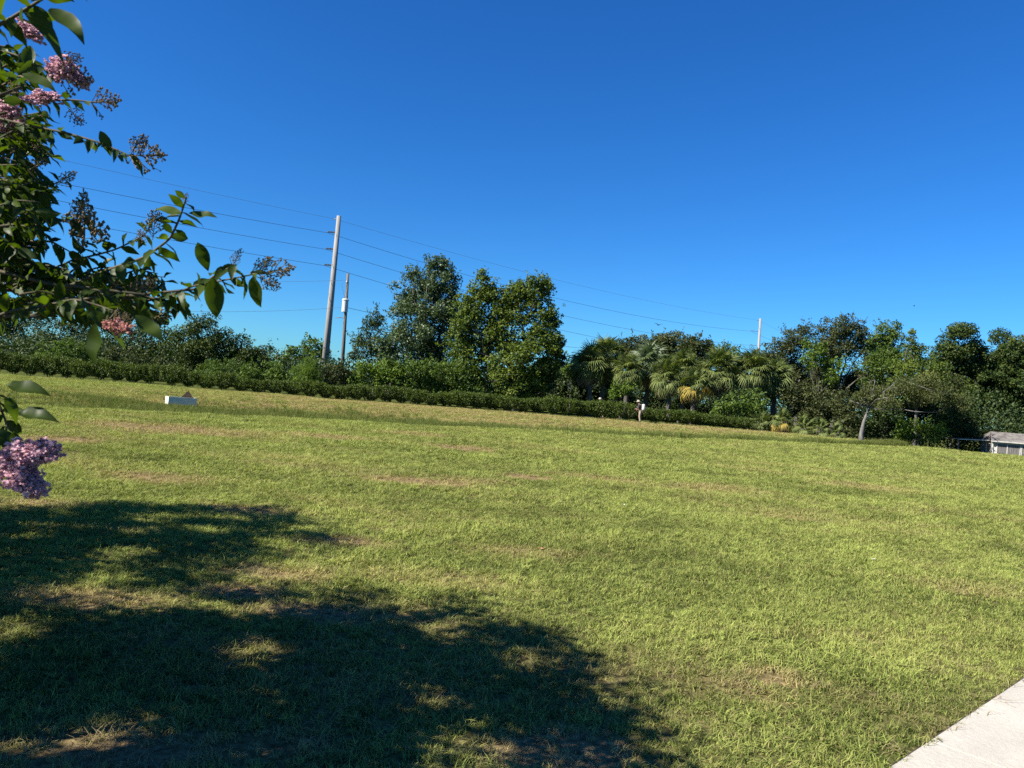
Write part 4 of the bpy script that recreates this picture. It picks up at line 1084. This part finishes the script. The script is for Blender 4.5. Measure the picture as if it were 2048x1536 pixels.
pp = P(1280, 843, HEDGE_Y - 1.8); pp[2] = float(height(pp[0], pp[1]))
person(pp, R(62), "person in pale sun hat, dark shirt and khaki trousers walking along the hedge", M['dark_shirt'], M['khaki'], h=1.74, lean=0.10)
tk = empty("backpack_sprayer", pp + np.array([0, 0, 0.0]), "white backpack tank worn on the walking person's back", "backpack sprayer", rz=R(62))
MB().lathe((0, -.20, 1.03), [(.0, 0), (.13, .0), (.15, .04), (.14, .38), (.10, .44), (.04, .47), (0, .48)], 10).build("tank", M['tank'], tk, smooth=True)
MB().box((0, -.14, .99), (.30, .24, .05)).box((0, -.09, 1.2), (.26, .025, .44)).build("frame", M['steel'], tk)
MB().tube([(-.12, -.1, 1.42), (-.13, .15, 1.46), (-.13, .30, 1.25), (-.12, .05, 1.03)], .018, 6).tube([(.12, -.1, 1.42), (.13, .15, 1.46), (.13, .30, 1.25), (.12, .05, 1.03)], .018, 6).build("strap", M['strap'], tk)
MB().tube([(.16, -.1, 1.02), (.3, .1, .92), (.22, .30, .99), (.20, .75, .62), (.2, .95, .35)], [.016, .016, .014, .01, .008], 6).build("spray_wand", M['steel'], tk)
p2 = P(1205, 822, HEDGE_Y + 1.6); p2[2] = float(height(p2[0], p2[1]))
person(p2, R(100), "person in pale hat, half hidden in shade behind the hedge", M['dark_shirt'], M['khaki'], h=1.7, lean=0.12)
p3 = P(778, 805, HEDGE_Y + 1.0); p3[2] = float(height(p3[0], p3[1])) - 0.0
person(p3, R(190), "bareheaded person in grey behind the hedge, beneath the tallest tree", M['grey_cloth'], M['grey_cloth'], hat=False, h=1.62, lean=0.16)

# ------------------------------------------------------------------ birds
M['feather'] = plain('feather', (0.012, 0.012, 0.013), 0.7)
def bird(px, py, Y, span, label, rz):
    c = P(px, py, Y)
    root = empty("bird", c, label, "bird", rz=rz)
    s = span / 1.6
    MB().tube([(0, -.36 * s, 0), (0, -.2 * s, 0), (0, .05 * s, 0), (0, .22 * s, .01), (0, .32 * s, .0), (0, .38 * s, -.02)], [.03 * s, .075 * s, .095 * s, .06 * s, .04 * s, .008 * s], 8).build("body", M['feather'], root, smooth=True)
    for k in (-1, 1):
        V = []
        for (x, z, c0, c1) in ((.05, .02, .14, -.12), (.30, .16, .17, -.14), (.58, .24, .14, -.12), (.80, .26, .05, -.06)):
            for y, dz in ((c0, .0), ((c0 + c1) / 2, .015), (c1, -.005)): V.append((k * x * s, y * s, (z + dz) * s))
            for y, dz in ((c0, -.012), ((c0 + c1) / 2, -.008), (c1, -.014)): V.append((k * x * s, y * s, (z + dz) * s))
        Fq = []
        for i in range(3):
            a = i * 6; b_ = a + 6
            Fq += [(a, a + 1, b_ + 1, b_), (a + 1, a + 2, b_ + 2, b_ + 1), (a + 3, b_ + 3, b_ + 4, a + 4), (a + 4, b_ + 4, b_ + 5, a + 5), (a, b_, b_ + 3, a + 3), (a + 2, a + 5, b_ + 5, b_ + 2)]
        MB().add(V, Fq).build("wing", M['feather'], root)
    MB().add([(-.06 * s, -.3 * s, 0), (.06 * s, -.3 * s, 0), (.12 * s, -.56 * s, -.01), (-.12 * s, -.56 * s, -.01), (-.06 * s, -.3 * s, -.012), (.06 * s, -.3 * s, -.012), (.12 * s, -.56 * s, -.022), (-.12 * s, -.56 * s, -.022)],
             [(0, 1, 2, 3), (7, 6, 5, 4), (0, 4, 5, 1), (1, 5, 6, 2), (2, 6, 7, 3), (3, 7, 4, 0)]).build("tail", M['feather'], root)
bird(1317, 650, 78, 0.98, "dark bird gliding low over the palms, below the wires", R(20))
bird(1828, 612, 160, 0.9, "tiny dark bird high over the trees at the right", R(70))

# ------------------------------------------------------------------ litter on the lawn
M['dry_leaf'] = plain('dry_leaf', (0.35, 0.17, 0.08), 0.7, (0.48, 0.28, 0.15), 20)
M['paper'] = plain('paper', (0.75, 0.76, 0.78), 0.7)
def scrap(name, px, py, sx, sy, m_, label, cat, seed):
    g = np.random.default_rng(seed)
    c = ground(px, py) + np.array([0, 0, 0.045])
    V = []; n = 5
    for i in range(n):
        for j in range(n):
            u, v = i / (n - 1) - .5, j / (n - 1) - .5
            w = math.cos(math.pi * u) if cat == "leaf" else 1
            V.append((u * sx, v * sy * w, 0.35 * sx * (u * u + .6 * v * v) + g.normal() * 0.05 * sx))
    f = [(i * n + j, i * n + j + 1, (i + 1) * n + j + 1, (i + 1) * n + j) for i in range(n - 1) for j in range(n - 1)]
    me = bpy.data.meshes.new(name); me.from_pydata(V, [], f); me.update()
    o = obj(name, me, m_); o.location = c; o.rotation_euler = (g.uniform(-.3, .3), g.uniform(-.3, .3), g.uniform(0, 6))
    tag(o, label, cat)
scrap("dry_leaf", 1082, 1106, .075, .05, M['dry_leaf'], "curled orange brown leaf lying alone mid lawn", "leaf", 1)
scrap("paper_scrap", 1746, 1126, .05, .035, M['paper'], "small white paper scrap on the lawn at the right", "litter", 2)
scrap("paper_scrap", 1247, 1015, .05, .035, M['paper'], "tiny white scrap far out on the middle lawn", "litter", 3)

# ------------------------------------------------------------------ crape myrtle reaching in from the left
g = np.random.default_rng(2024)
CB = np.array([-3.9, 2.45, 0.0])                          # foot of the stems, out of view
CB[2] = float(height(CB[0], CB[1]))
myr = empty("crape_myrtle", CB, "crape myrtle reaching in from the left with glossy leaves and pink blossom", "tree")

def leaf_shape(g, fold=0.22, curl=0.25, nseg=8):
    V = []; T = []; Fq = []
    for i in range(nseg + 1):
        u = i / nseg
        w = 0.225 * (math.sin(math.pi * min(1, u ** 0.88 * 0.985 + 0.01))) ** 0.9 * (1.06 - 0.12 * u)
        x = u; z = -curl * u * u + 0.03 * math.sin(u * 9 + g.uniform(0, 3))
        V += [(x, -w, z + fold * w + 0.012 * math.sin(u * 11)), (x, 0, z), (x, w, z + fold * w + 0.012 * math.cos(u * 10))]
        T += [0.45, 0.6, 0.45]
    for i in range(nseg):
        a = 3 * i
        Fq += [(a, a + 1, a + 4, a + 3), (a + 1, a + 2, a + 5, a + 4)]
    V = np.array(V)
    return V, np.array(Fq), np.array(T) + g.uniform(-.3, .1)
LS = [leaf_shape(g, g.uniform(.15, .9), g.uniform(.0, .75)) for _ in range(7)]
LM = []
for V, Fq, T in LS:
    me = mesh_np("leaf", V, Fq, {"tint": np.clip(T, 0, 1)}, smooth=True); me.materials.append(M['myrtle_leaf']); LM.append(me)

leaves = []                                              # (position, axis, normal, length)
def add_leaf(p, ax, nm, ln): leaves.append((np.array(p), ax / np.linalg.norm(ax), nm, ln))
wood = None
def twig(pts, Y0, Y1, r0=0.004, lf=0.058, step=0.0125, first=0.1, droop=0.55, count=1.0):
    """a leafy twig through photo points, depth running Y0..Y1"""
    n = len(pts)
    q = np.array([P(a, b_, Y0 + (Y1 - Y0) * i / (n - 1)) for i, (a, b_) in enumerate(pts)])
    # resample smoothly
    tt = np.linspace(0, n - 1, 8 * (n - 1) + 1)
    q = np.stack([np.interp(tt, range(n), q[:, k]) for k in range(3)], 1)
    for _ in range(3): q[1:-1] = (q[:-2] + 2 * q[1:-1] + q[2:]) / 4
    wd_ = wood if wood else MB()
    wd_.tube(q, list(np.linspace(r0, r0 * .4, len(q))), 6)
    if not wood: wd_.build('twig', M['twig'], myr, CB, smooth=True)
    seg = np.linalg.norm(np.diff(q, axis=0), axis=1); L_ = seg.sum(); cum = np.concatenate([[0], np.cumsum(seg)])
    s = L_ * first; side = 1
    while s < L_:
        p = np.array([np.interp(s, cum, q[:, k]) for k in range(3)])
        j = min(len(q) - 2, int(np.searchsorted(cum, s)) - 1); t = q[j + 1] - q[j]; t /= np.linalg.norm(t)
        sd = np.cross(t, [0, 0, 1]); sd /= max(np.linalg.norm(sd), 1e-6)
        rot = g.normal() * 0.6
        sv = sd * math.cos(rot) + np.cross(t, sd) * math.sin(rot)
        ax = 0.55 * t + side * sv * 0.9 + np.array([0, 0, -droop * g.uniform(.1, 1.5)]) + g.normal(size=3) * .15
        nm = np.array([0, 0, 1.0]) + g.normal(size=3) * .7
        add_leaf(p, ax, nm, lf * g.uniform(.5, .95))
        side = -side; s += step * g.uniform(.7, 1.3) / count
    return q

twigs = [
    ([(-40, 70), (20, 38), (85, -2), (130, -40)], 1.55, 1.5, 0.005, 0.072),
    ([(-40, 95), (30, 108), (100, 142)], 1.9, 1.85, 0.004, 0.062),
    ([(20, 185), (90, 200), (150, 200), (190, 205)], 2.0, 2.0, 0.004, 0.05),
    ([(-10, 235), (60, 252), (130, 265), (200, 285), (262, 312)], 1.95, 1.9, 0.004, 0.056),
    ([(30, 300), (85, 380), (140, 352)], 2.0, 2.05, 0.003, 0.05),
    ([(0, 455), (70, 420), (120, 440), (160, 440)], 2.0, 2.0, 0.004, 0.066),
    ([(40, 560), (150, 520), (170, 480), (168, 400)], 2.1, 2.1, 0.003, 0.06),
    ([(120, 580), (215, 540), (290, 515), (340, 478), (358, 440), (373, 395)], 2.0, 1.9, 0.005, 0.068),
    ([(150, 520), (230, 500), (290, 470), (308, 440)], 2.05, 2.0, 0.003, 0.058),
    ([(60, 632), (140, 604), (215, 590), (285, 604), (345, 590), (385, 572), (450, 560), (510, 548)], 1.95, 1.85, 0.0042, 0.066),
    ([(260, 590), (330, 600), (372, 615)], 1.9, 1.88, 0.004, 0.066),
    ([(400, 575), (430, 550), (468, 530)], 1.88, 1.85, 0.003, 0.062),
    ([(-60, 655), (20, 622), (90, 612), (150, 598), (200, 612), (245, 628)], 1.75, 1.7, 0.0045, 0.070),
    ([(-50, 745), (-10, 790), (15, 850), (5, 890)], 1.8, 1.75, 0.004, 0.068),
    ([(-60, 520), (10, 548), (70, 540), (120, 566), (190, 556)], 2.1, 2.1, 0.004, 0.064),
    ([(-60, 380), (20, 360), (80, 330), (100, 310)], 2.2, 2.2, 0.005, 0.06),
    ([(-60, 300), (0, 290), (50, 270), (85, 275)], 2.3, 2.3, 0.005, 0.06),
    ([(-60, 200), (-10, 180), (40, 150), (60, 165)], 2.1, 2.0, 0.005, 0.066),
]
starts = []
for t in twigs:
    q = twig(*t); starts.append((q[0], t[3]))
wood = MB()
for k in range(200):                                       # the dense heart of the mass
    if k < 120:
        x0, y0 = g.uniform(-90, 70), g.uniform(255, 635); lim = 108 if y0 < 480 else 225
        x1 = min(x0 + g.uniform(50, 130), g.uniform(0.6, 1) * lim); y1 = min(628, y0 + g.uniform(-50, 50))
    elif k < 170:                                             # the low bough, out to the right
        x0, y0 = g.uniform(20, 260), g.uniform(555, 625)
        x1, y1 = min(x0 + g.uniform(50, 110), 335), y0 + g.uniform(-28, 22)
    else:                                                     # the top left
        x0, y0 = g.uniform(-80, 10), g.uniform(90, 300)
        x1, y1 = min(x0 + g.uniform(40, 90), 62), y0 + g.uniform(-30, 40)
    Y = g.uniform(1.85, 3.0)
    twig([(x0, y0), ((x0 + x1) / 2, (y0 + y1) / 2 - 12), (x1, y1)], Y, Y + g.uniform(-.1, .1), 0.004, 0.066)
# single big leaves that show
for (px, py, Y, dx, dy, ln) in [(15, 772, 1.7, 1, .02, .088), (38, 828, 1.7, 1, .0, .085), (10, 795, 1.7, .6, .75, .055), (28, 862, 1.7, .2, 1, .05), (-5, 860, 1.7, .6, .6, .08),
                                (172, 628, 1.62, 1, .35, .09), (195, 645, 1.62, -.1, 1, .095), (270, 632, 1.65, .8, .7, .085), (100, 20, 1.45, .85, .65, .095), (48, 28, 1.5, .95, .5, .085), (425, 555, 1.8, .1, 1, .10), (508, 552, 1.82, .1, 1, .08),
                                (395, 485, 1.9, .35, .9, .075), (362, 430, 1.9, -1, -.55, .07), (378, 428, 1.9, 1, .1, .07), (60, 92, 1.85, -.1, 1, .07), (45, 150, 1.8, 1, .3, .085), (200, 262, 1.9, .5, .9, .06)]:
    a, b_ = P(px, py, Y), P(px + dx * 30, py + dy * 30, Y + g.uniform(-.01, .01))
    add_leaf(a, b_ - a, np.array([g.normal() * .3, -.75, .8]), ln)

# stems and boughs
sv = MB()
tops = []
for k in range(5):
    a = k * 1.257 + .3
    foot = CB + np.array([math.cos(a) * .10, math.sin(a) * .10, -.15]); top = CB + np.array([math.cos(a) * .55 + .1, math.sin(a) * .6, 1.75 + .3 * (k % 2)])
    pts, rr = limb(g, foot, top, .05, .03, 7, .03); sv.tube(pts, rr, 8); tops.append(top)
    for j in range(3):
        e = top + np.array([math.cos(a + j - 1) * .7, math.sin(a + j - 1) * .7, 1.0 + .4 * j])
        pts, rr = limb(g, top, e, .026, .01, 5, .05); sv.tube(pts, rr, 6)
sv.build("trunk", M['myrtle_bark'], myr, CB, smooth=True)
bw = MB()
for (s, r_) in starts:
    t = min(tops, key=lambda q: np.linalg.norm(q - s))
    pts, rr = limb(g, t, s + (s - t) * .02, .009, r_, 9, .045); bw.tube(pts, rr, 6)
bw.build("bough", M['twig'], myr, CB, smooth=True)
wood.build("twigs", M['twig'], myr, CB, smooth=True)["kind"] = "stuff"

# rest of the crown: out of view to the left and overhead; leaves kept or cut to shape the near lawn's shade
SHADE = [(-300, 1030), (100, 1012), (330, 1008), (560, 1008), (640, 1045), (760, 1100), (740, 1130), (620, 1200), (880, 1195), (1000, 1230), (1130, 1290), (1215, 1395), (1250, 1465), (1150, 1520), (1080, 1570), (1250, 1700), (1700, 2000), (2000, 3600), (-900, 3600), (-900, 1400)]
SHADE = np.array([ground(a, b_)[:2] for a, b_ in SHADE])
SUNNY = [[(40, 1205), (90, 1170), (180, 1150), (330, 1175), (350, 1205), (280, 1228), (150, 1252), (60, 1245)], [(420, 1165), (500, 1135), (560, 1120), (700, 1112), (680, 1165), (600, 1208), (500, 1180)]]
SUNNY = [np.array([ground(a, b_)[:2] for a, b_ in q]) for q in SUNNY]
FLECKS = [(180, 1275, .20, .07), (500, 1395, .12, .05), (1120, 1515, .28, .09), (870, 1330, .10, .05), (930, 1250, .12, .06), (700, 1300, .12, .05), (640, 1350, .10, .04), (430, 1060, .5, .12), (250, 1530, .16, .04), (330, 1350, .10, .05), (1180, 1420, .12, .05), (60, 1075, .35, .12), (560, 1085, .3, .1), (300, 1045, .4, .1), (480, 1040, .3, .08), (160, 1055, .3, .1), (800, 1290, .10, .05), (560, 1290, .14, .05), (1030, 1330, .10, .05), (960, 1440, .10, .04), (780, 1420, .10, .05), (620, 1470, .14, .04), (400, 1440, .10, .04), (1100, 1350, .10, .05), (720, 1215, .2, .05)]
_fg = np.random.default_rng(88)
FLECKS += [(_fg.uniform(0, 1150), _fg.uniform(1020, 1530), _fg.uniform(.04, .15), _fg.uniform(.025, .06)) for _ in range(110)]
FLECKS = [(ground(a, b_), w, d) for a, b_, w, d in FLECKS]
def inside(poly, x, y):
    r_ = np.zeros(len(x), bool); j = len(poly) - 1
    for i in range(len(poly)):
        xi, yi = poly[i]; xj, yj = poly[j]
        r_ ^= ((yi > y) != (yj > y)) & (x < (xj - xi) * (y - yi) / (yj - yi + 1e-12) + xi)
        j = i
    return r_
SUNLIT = [P(*q) for q in [(50, 60, 1.62), (125, 135, 1.85), (85, 195, 1.98), (210, 205, 2.0), (290, 310, 1.9), (240, 655, 1.62), (360, 430, 1.9), (440, 560, 1.85), (150, 440, 2.0), (385, 490, 1.9), (540, 545, 1.85), (110, 25, 1.5), (180, 640, 1.64), (60, 400, 1.95)]]
def crown_points(center, rad, n):
    dv = unit(g.normal(size=(n, 3))); rr = g.random(n) ** .45
    c = center + dv * rr[:, None] * rad
    uv, z = proj(c)
    seen = (z > 0.2) & (uv[:, 0] > -70) & (uv[:, 1] > -90)    # would hang into the photograph
    sh_ = c[:, :2] - SUN[:2] * (c[:, 2] / SUN[2])[:, None]    # where its shadow lands
    lob = np.stack([wav(sh_[:, 0], sh_[:, 1], .9, 73), wav(sh_[:, 0], sh_[:, 1], .9, 74)], 1) * .22 + np.stack([wav(sh_[:, 0], sh_[:, 1], .3, 75), wav(sh_[:, 0], sh_[:, 1], .3, 76)], 1) * .10
    jit = sh_ + lob + g.normal(size=sh_.shape) * .10; jit2 = sh_ + lob + g.normal(size=sh_.shape) * .16
    ok = inside(SHADE, jit[:, 0], jit[:, 1])
    hole = wav(sh_[:, 0], sh_[:, 1], 1.1, 71) + .6 * wav(sh_[:, 0], sh_[:, 1], .45, 72)
    bad = (hole > .43) | ((inside(SUNNY[0], jit2[:, 0], jit2[:, 1]) | inside(SUNNY[1], jit2[:, 0], jit2[:, 1])) & (g.random(len(c)) < .92))
    for p, w, d in FLECKS:
        bad |= ((sh_[:, 0] - p[0]) / w) ** 2 + ((sh_[:, 1] - p[1]) / d) ** 2 < 1
    for p in SUNLIT:                                          # gaps cut so that the sun reaches blossom and shoots
        v = c - p; t = v @ SUN
        bad |= (t > 0) & (np.linalg.norm(v - t[:, None] * SUN, axis=1) < .115)
    return c[~seen & ok & ~bad]
C = crown_points(CB + np.array([.35, .1, 2.75]), np.array([2.3, 2.3, 1.6]), 17000)
C = (C[:, None] + g.normal(size=(len(C), 4, 3)) * .07).reshape(-1, 3)
V, Fc, TT = leaf_cloud(g, C, np.clip(.4 + .2 * g.normal(size=len(C)), 0, 1), .085, .5)
obj("crown", mesh_np("crown", V, Fc, {"tint": TT}), M['myrtle_leaf'], myr, CB)

def leaf_matrix(p, ax, nm, ln):
    nm = nm - ax * (nm @ ax); nm = nm / np.linalg.norm(nm); sd = np.cross(nm, ax)
    return np.array([[*(ax * ln)], [*(sd * ln)], [*(nm * ln)]]), p       # rows
# the 300 leaves that show largest become parts; the others one mass
A = np.array([l[0] for l in leaves]); uv, z = proj(A)
vis = (uv[:, 0] > -15) & (uv[:, 0] < 620) & (uv[:, 1] > -15) & (z > .3)
score = np.where(vis, np.array([l[3] for l in leaves]) / z, 0)
order = np.argsort(-score)
parts = set(order[:300].tolist())
mass = [l for i, l in enumerate(leaves) if i not in parts]
for i in parts:
    p, ax, nm, ln = leaves[i]
    B, p = leaf_matrix(p, ax, nm, ln)
    o = bpy.data.objects.new("leaf", LM[int(g.integers(7))]); col.objects.link(o); o.parent = myr
    q = p - CB
    o.matrix_basis = Matrix(((B[0][0], B[1][0], B[2][0], q[0]), (B[0][1], B[1][1], B[2][1], q[1]), (B[0][2], B[1][2], B[2][2], q[2]), (0, 0, 0, 1)))
VV, FF, TT = [], [], []
nb = 0
for (p, ax, nm, ln) in mass:
    V, Fq, T = LS[int(g.integers(7))]
    if True:
        B, p = leaf_matrix(p, ax, nm, ln)
        idx = [0, 1, 2, 9, 10, 11, 15, 16, 17, 24, 25, 26]
        VV.append(V[idx] @ B + p - CB); FF.append(np.array([(0, 1, 4, 3), (1, 2, 5, 4), (3, 4, 7, 6), (4, 5, 8, 7), (6, 7, 10, 9), (7, 8, 11, 10)]) + nb); TT.append(np.clip(T[idx] + g.normal() * .15, 0, 1)); nb += 12
o = obj("leaves", mesh_np("leaves", np.concatenate(VV), np.concatenate(FF), {"tint": np.concatenate(TT)}, smooth=True), M['myrtle_leaf'], myr)
o['kind'] = 'stuff'

# blossom: heads of small crinkled florets
def blossom_mesh(g, n=190):
    V = []; Fq = []; T = []
    for k in range(n):
        d = unit(g.normal(size=3)); c = d * g.random() ** .4 * (0.86 + .26 * math.sin(d[0] * 5 + d[2] * 4) + .1 * math.sin(d[1] * 7)) * np.array([1, .85, .85]); t0 = g.random()
        s = .20
        for q in range(5):
            ax = unit(d * .6 + g.normal(size=3) * .7); nm = unit(np.cross(ax, g.normal(size=3))); sd = np.cross(ax, nm)
            b0 = len(V); w = s * .42
            for (u, v, z_) in ((.0, 0, 0), (.45, -1, .2), (.5, 0, -.15), (.45, 1, .2), (1, -.7, -.1), (1.05, .1, .25), (.95, .8, -.1)):
                V.append(c + ax * s * u + sd * w * v + nm * s * z_); T.append(min(1, max(0, t0 * .6 + .3 * u + g.normal() * .08)))
            Fq += [(b0, b0 + 2, b0 + 1, b0 + 1), (b0, b0 + 3, b0 + 2, b0 + 2), (b0 + 1, b0 + 2, b0 + 5, b0 + 4), (b0 + 2, b0 + 3, b0 + 6, b0 + 5)]
    V = np.array(V)
    tri = []
    for f_ in Fq:
        if f_[2] == f_[3]: tri.append(f_[:3])
        else: tri += [(f_[0], f_[1], f_[2]), (f_[0], f_[2], f_[3])]
    return mesh_np("flower_cluster", V, tri, {"tint": T}, smooth=True)
BM = [blossom_mesh(g) for _ in range(3)]
for me in BM: me.materials.append(M['petal'])
WB = blossom_mesh(g, 110); WB.materials.append(M['warm_petal'])
def place(me, nm, px, py, Y, sx, sy, rot, sz=None):
    p = P(px, py, Y) - CB; k = Y / F_PX
    o = bpy.data.objects.new(nm, me); col.objects.link(o); o.parent = myr
    sz = sz or min(sx, sy)
    o.matrix_basis = Matrix.Translation(Vector(p.tolist())) @ Matrix.Rotation(-rot, 4, 'Y') @ Matrix.Diagonal((sx * k, sz * k, sy * k, 1))
    return o
for i, (px, py, Y, sx, sy, rot) in enumerate([(55, 62, 1.62, 40, 22, -.35), (128, 138, 1.85, 34, 30, -.4), (85, 195, 1.98, 40, 18, .1), (160, 160, 1.86, 24, 18, -.5),
                                              (55, 908, 1.66, 66, 36, .12), (42, 950, 1.66, 52, 40, -.5), (92, 900, 1.67, 34, 28, .1), (72, 975, 1.66, 32, 24, -.2), (15, 225, 2.0, 30, 26, 0.2), (25, 255, 2.05, 26, 24, 0)]):
    place(BM[i % 3], "flower_cluster", px, py, Y, sx, sy, rot)
o = place(WB, "flower_cluster", 240, 655, 1.62, 32, 20, -.2); o['label'] = "sunlit pink and orange flower cluster hanging under the lowest bough"

# panicles of buds and seed capsules
def panicle_mesh(g, n=10):
    mb = MB()
    mb.tube([(0, 0, 0), (.5, .02, 0), (1, 0, 0)], [.016, .012, .006], 5)
    def bud(p, r_):
        p = Vector(p)
        mb.add([p + Vector(d) * r_ for d in ((1, 0, 0), (-1, 0, 0), (0, 1, 0), (0, -1, 0), (0, 0, 1), (0, 0, -1))],
               [(0, 2, 4), (2, 1, 4), (1, 3, 4), (3, 0, 4), (2, 0, 5), (1, 2, 5), (3, 1, 5), (0, 3, 5)])
    for k in range(n):
        x = .12 + .8 * k / n; L_ = .46 * (1 - x) + .1
        for s in range(2):
            a = k * 1.9 + s * 3.14 + g.normal() * .3
            d = np.array([.55, math.cos(a) * .85, math.sin(a) * .85]); d /= np.linalg.norm(d)
            p0 = np.array([x, 0, 0]); p1 = p0 + d * L_
            mb.tube([p0, p1], [.012, .008], 4)
            for q in range(4):
                t = .4 + .2 * q; pb = p0 + d * L_ * t + g.normal(size=3) * .05
                mb.tube([p0 + d * L_ * (t - .12), pb], [.008, .006], 3); bud(pb, g.uniform(.026, .044))
            bud(p1, .042)
    for k in range(6): bud((.94 + .02 * k, g.normal() * .025, g.normal() * .025), .03)
    me = mb.mesh("bud_panicle"); me.materials.append(M['bud'])
    return me
PM = [panicle_mesh(g) for _ in range(4)]
def panicle(px, py, tx, ty, Y, i, fat=1.0):
    a, b_ = P(px, py, Y), P(tx, ty, Y + g.uniform(-.02, .02))
    v = Vector((b_ - a).tolist()); L_ = v.length
    o = bpy.data.objects.new("bud_panicle", PM[i % 4]); col.objects.link(o); o.parent = myr
    rot = v.to_track_quat('X', 'Z').to_matrix().to_4x4()
    o.matrix_basis = Matrix.Translation(Vector((a - CB).tolist())) @ rot @ Matrix.Rotation(g.uniform(0, 6.28), 4, 'X') @ Matrix.Diagonal((L_, L_ * fat, L_ * fat, 1))
for i, q in enumerate([(105, 150, 185, 160, 1.85, 1.2), (120, 125, 165, 115, 1.85, 1), (175, 205, 240, 200, 2.0, 1.1), (135, 215, 165, 248, 2.0, 1), (250, 312, 330, 310, 1.9, 1.1), (258, 305, 295, 272, 1.9, .9), (110, 372, 152, 345, 2.0, .8),
                       (120, 440, 215, 470, 2.0, 1.1), (125, 430, 190, 425, 2.0, 1.1), (160, 440, 168, 380, 2.1, .7), (305, 480, 312, 420, 2.0, .9), (285, 490, 280, 460, 2.0, .8), (505, 548, 588, 534, 1.85, .8), (500, 545, 545, 515, 1.85, .8), (510, 552, 560, 575, 1.85, .8),
                       (462, 535, 482, 498, 1.85, .6), (368, 410, 374, 386, 1.9, .5), (250, 590, 310, 560, 1.95, .9), (230, 580, 240, 540, 2.0, .9), (60, 300, 85, 285, 2.0, .9), (60, 330, 95, 322, 2.0, .9), (205, 640, 265, 640, 1.63, 1.2), (20, 160, 40, 200, 2.0, .9), (300, 640, 345, 615, 1.9, .8)]):
    panicle(*q[:5], i, q[5])

# its neighbours in the row stand out of view; only their shade shows
for i, (nbx, nby) in enumerate([(-7.6, 5.4), (-6.6, 1.9)]):
    g = np.random.default_rng(31 + i)
    NB = np.array([nbx, nby, 0.0]); NB[2] = float(height(NB[0], NB[1]))
    nbr = empty("crape_myrtle", NB, ("crape myrtle out of view, shading the far left edge of the lawn", "crape myrtle out of view at the left, shading the near left corner of the lawn")[i], "tree")
    C2 = crown_points(NB + np.array([.2, .2, 2.9]), np.array([2.3, 2.3, 1.6]), 14000)
    C2 = (C2[:, None] + g.normal(size=(len(C2), 4, 3)) * .07).reshape(-1, 3)
    V, Fc, TT = leaf_cloud(g, C2, np.clip(.4 + .2 * g.normal(size=len(C2)), 0, 1), .085, .5)
    obj("crown", mesh_np("crown", V, Fc, {"tint": TT}), M['myrtle_leaf'], nbr, NB)
    mb = MB()
    for k in range(5):
        a = k * 1.257
        top = NB + np.array([math.cos(a) * .6, math.sin(a) * .6, 2.0]); pts, rr = limb(g, NB + np.array([math.cos(a) * .1, math.sin(a) * .1, -.15]), top, .05, .03, 6, .03); mb.tube(pts, rr, 8)
        for j in range(4):
            pts, rr = limb(g, top, top + np.array([math.cos(a + j - 1.5) * .9, math.sin(a + j - 1.5) * .9, .7 + .35 * j]), .025, .008, 5, .05); mb.tube(pts, rr, 6)
    mb.build("trunk", M['myrtle_bark'], nbr, NB, smooth=True)
print("tris", sum(sum(len(p.vertices) - 2 for p in o.data.polygons) for o in bpy.data.objects if o.type == 'MESH' and o.users_collection))
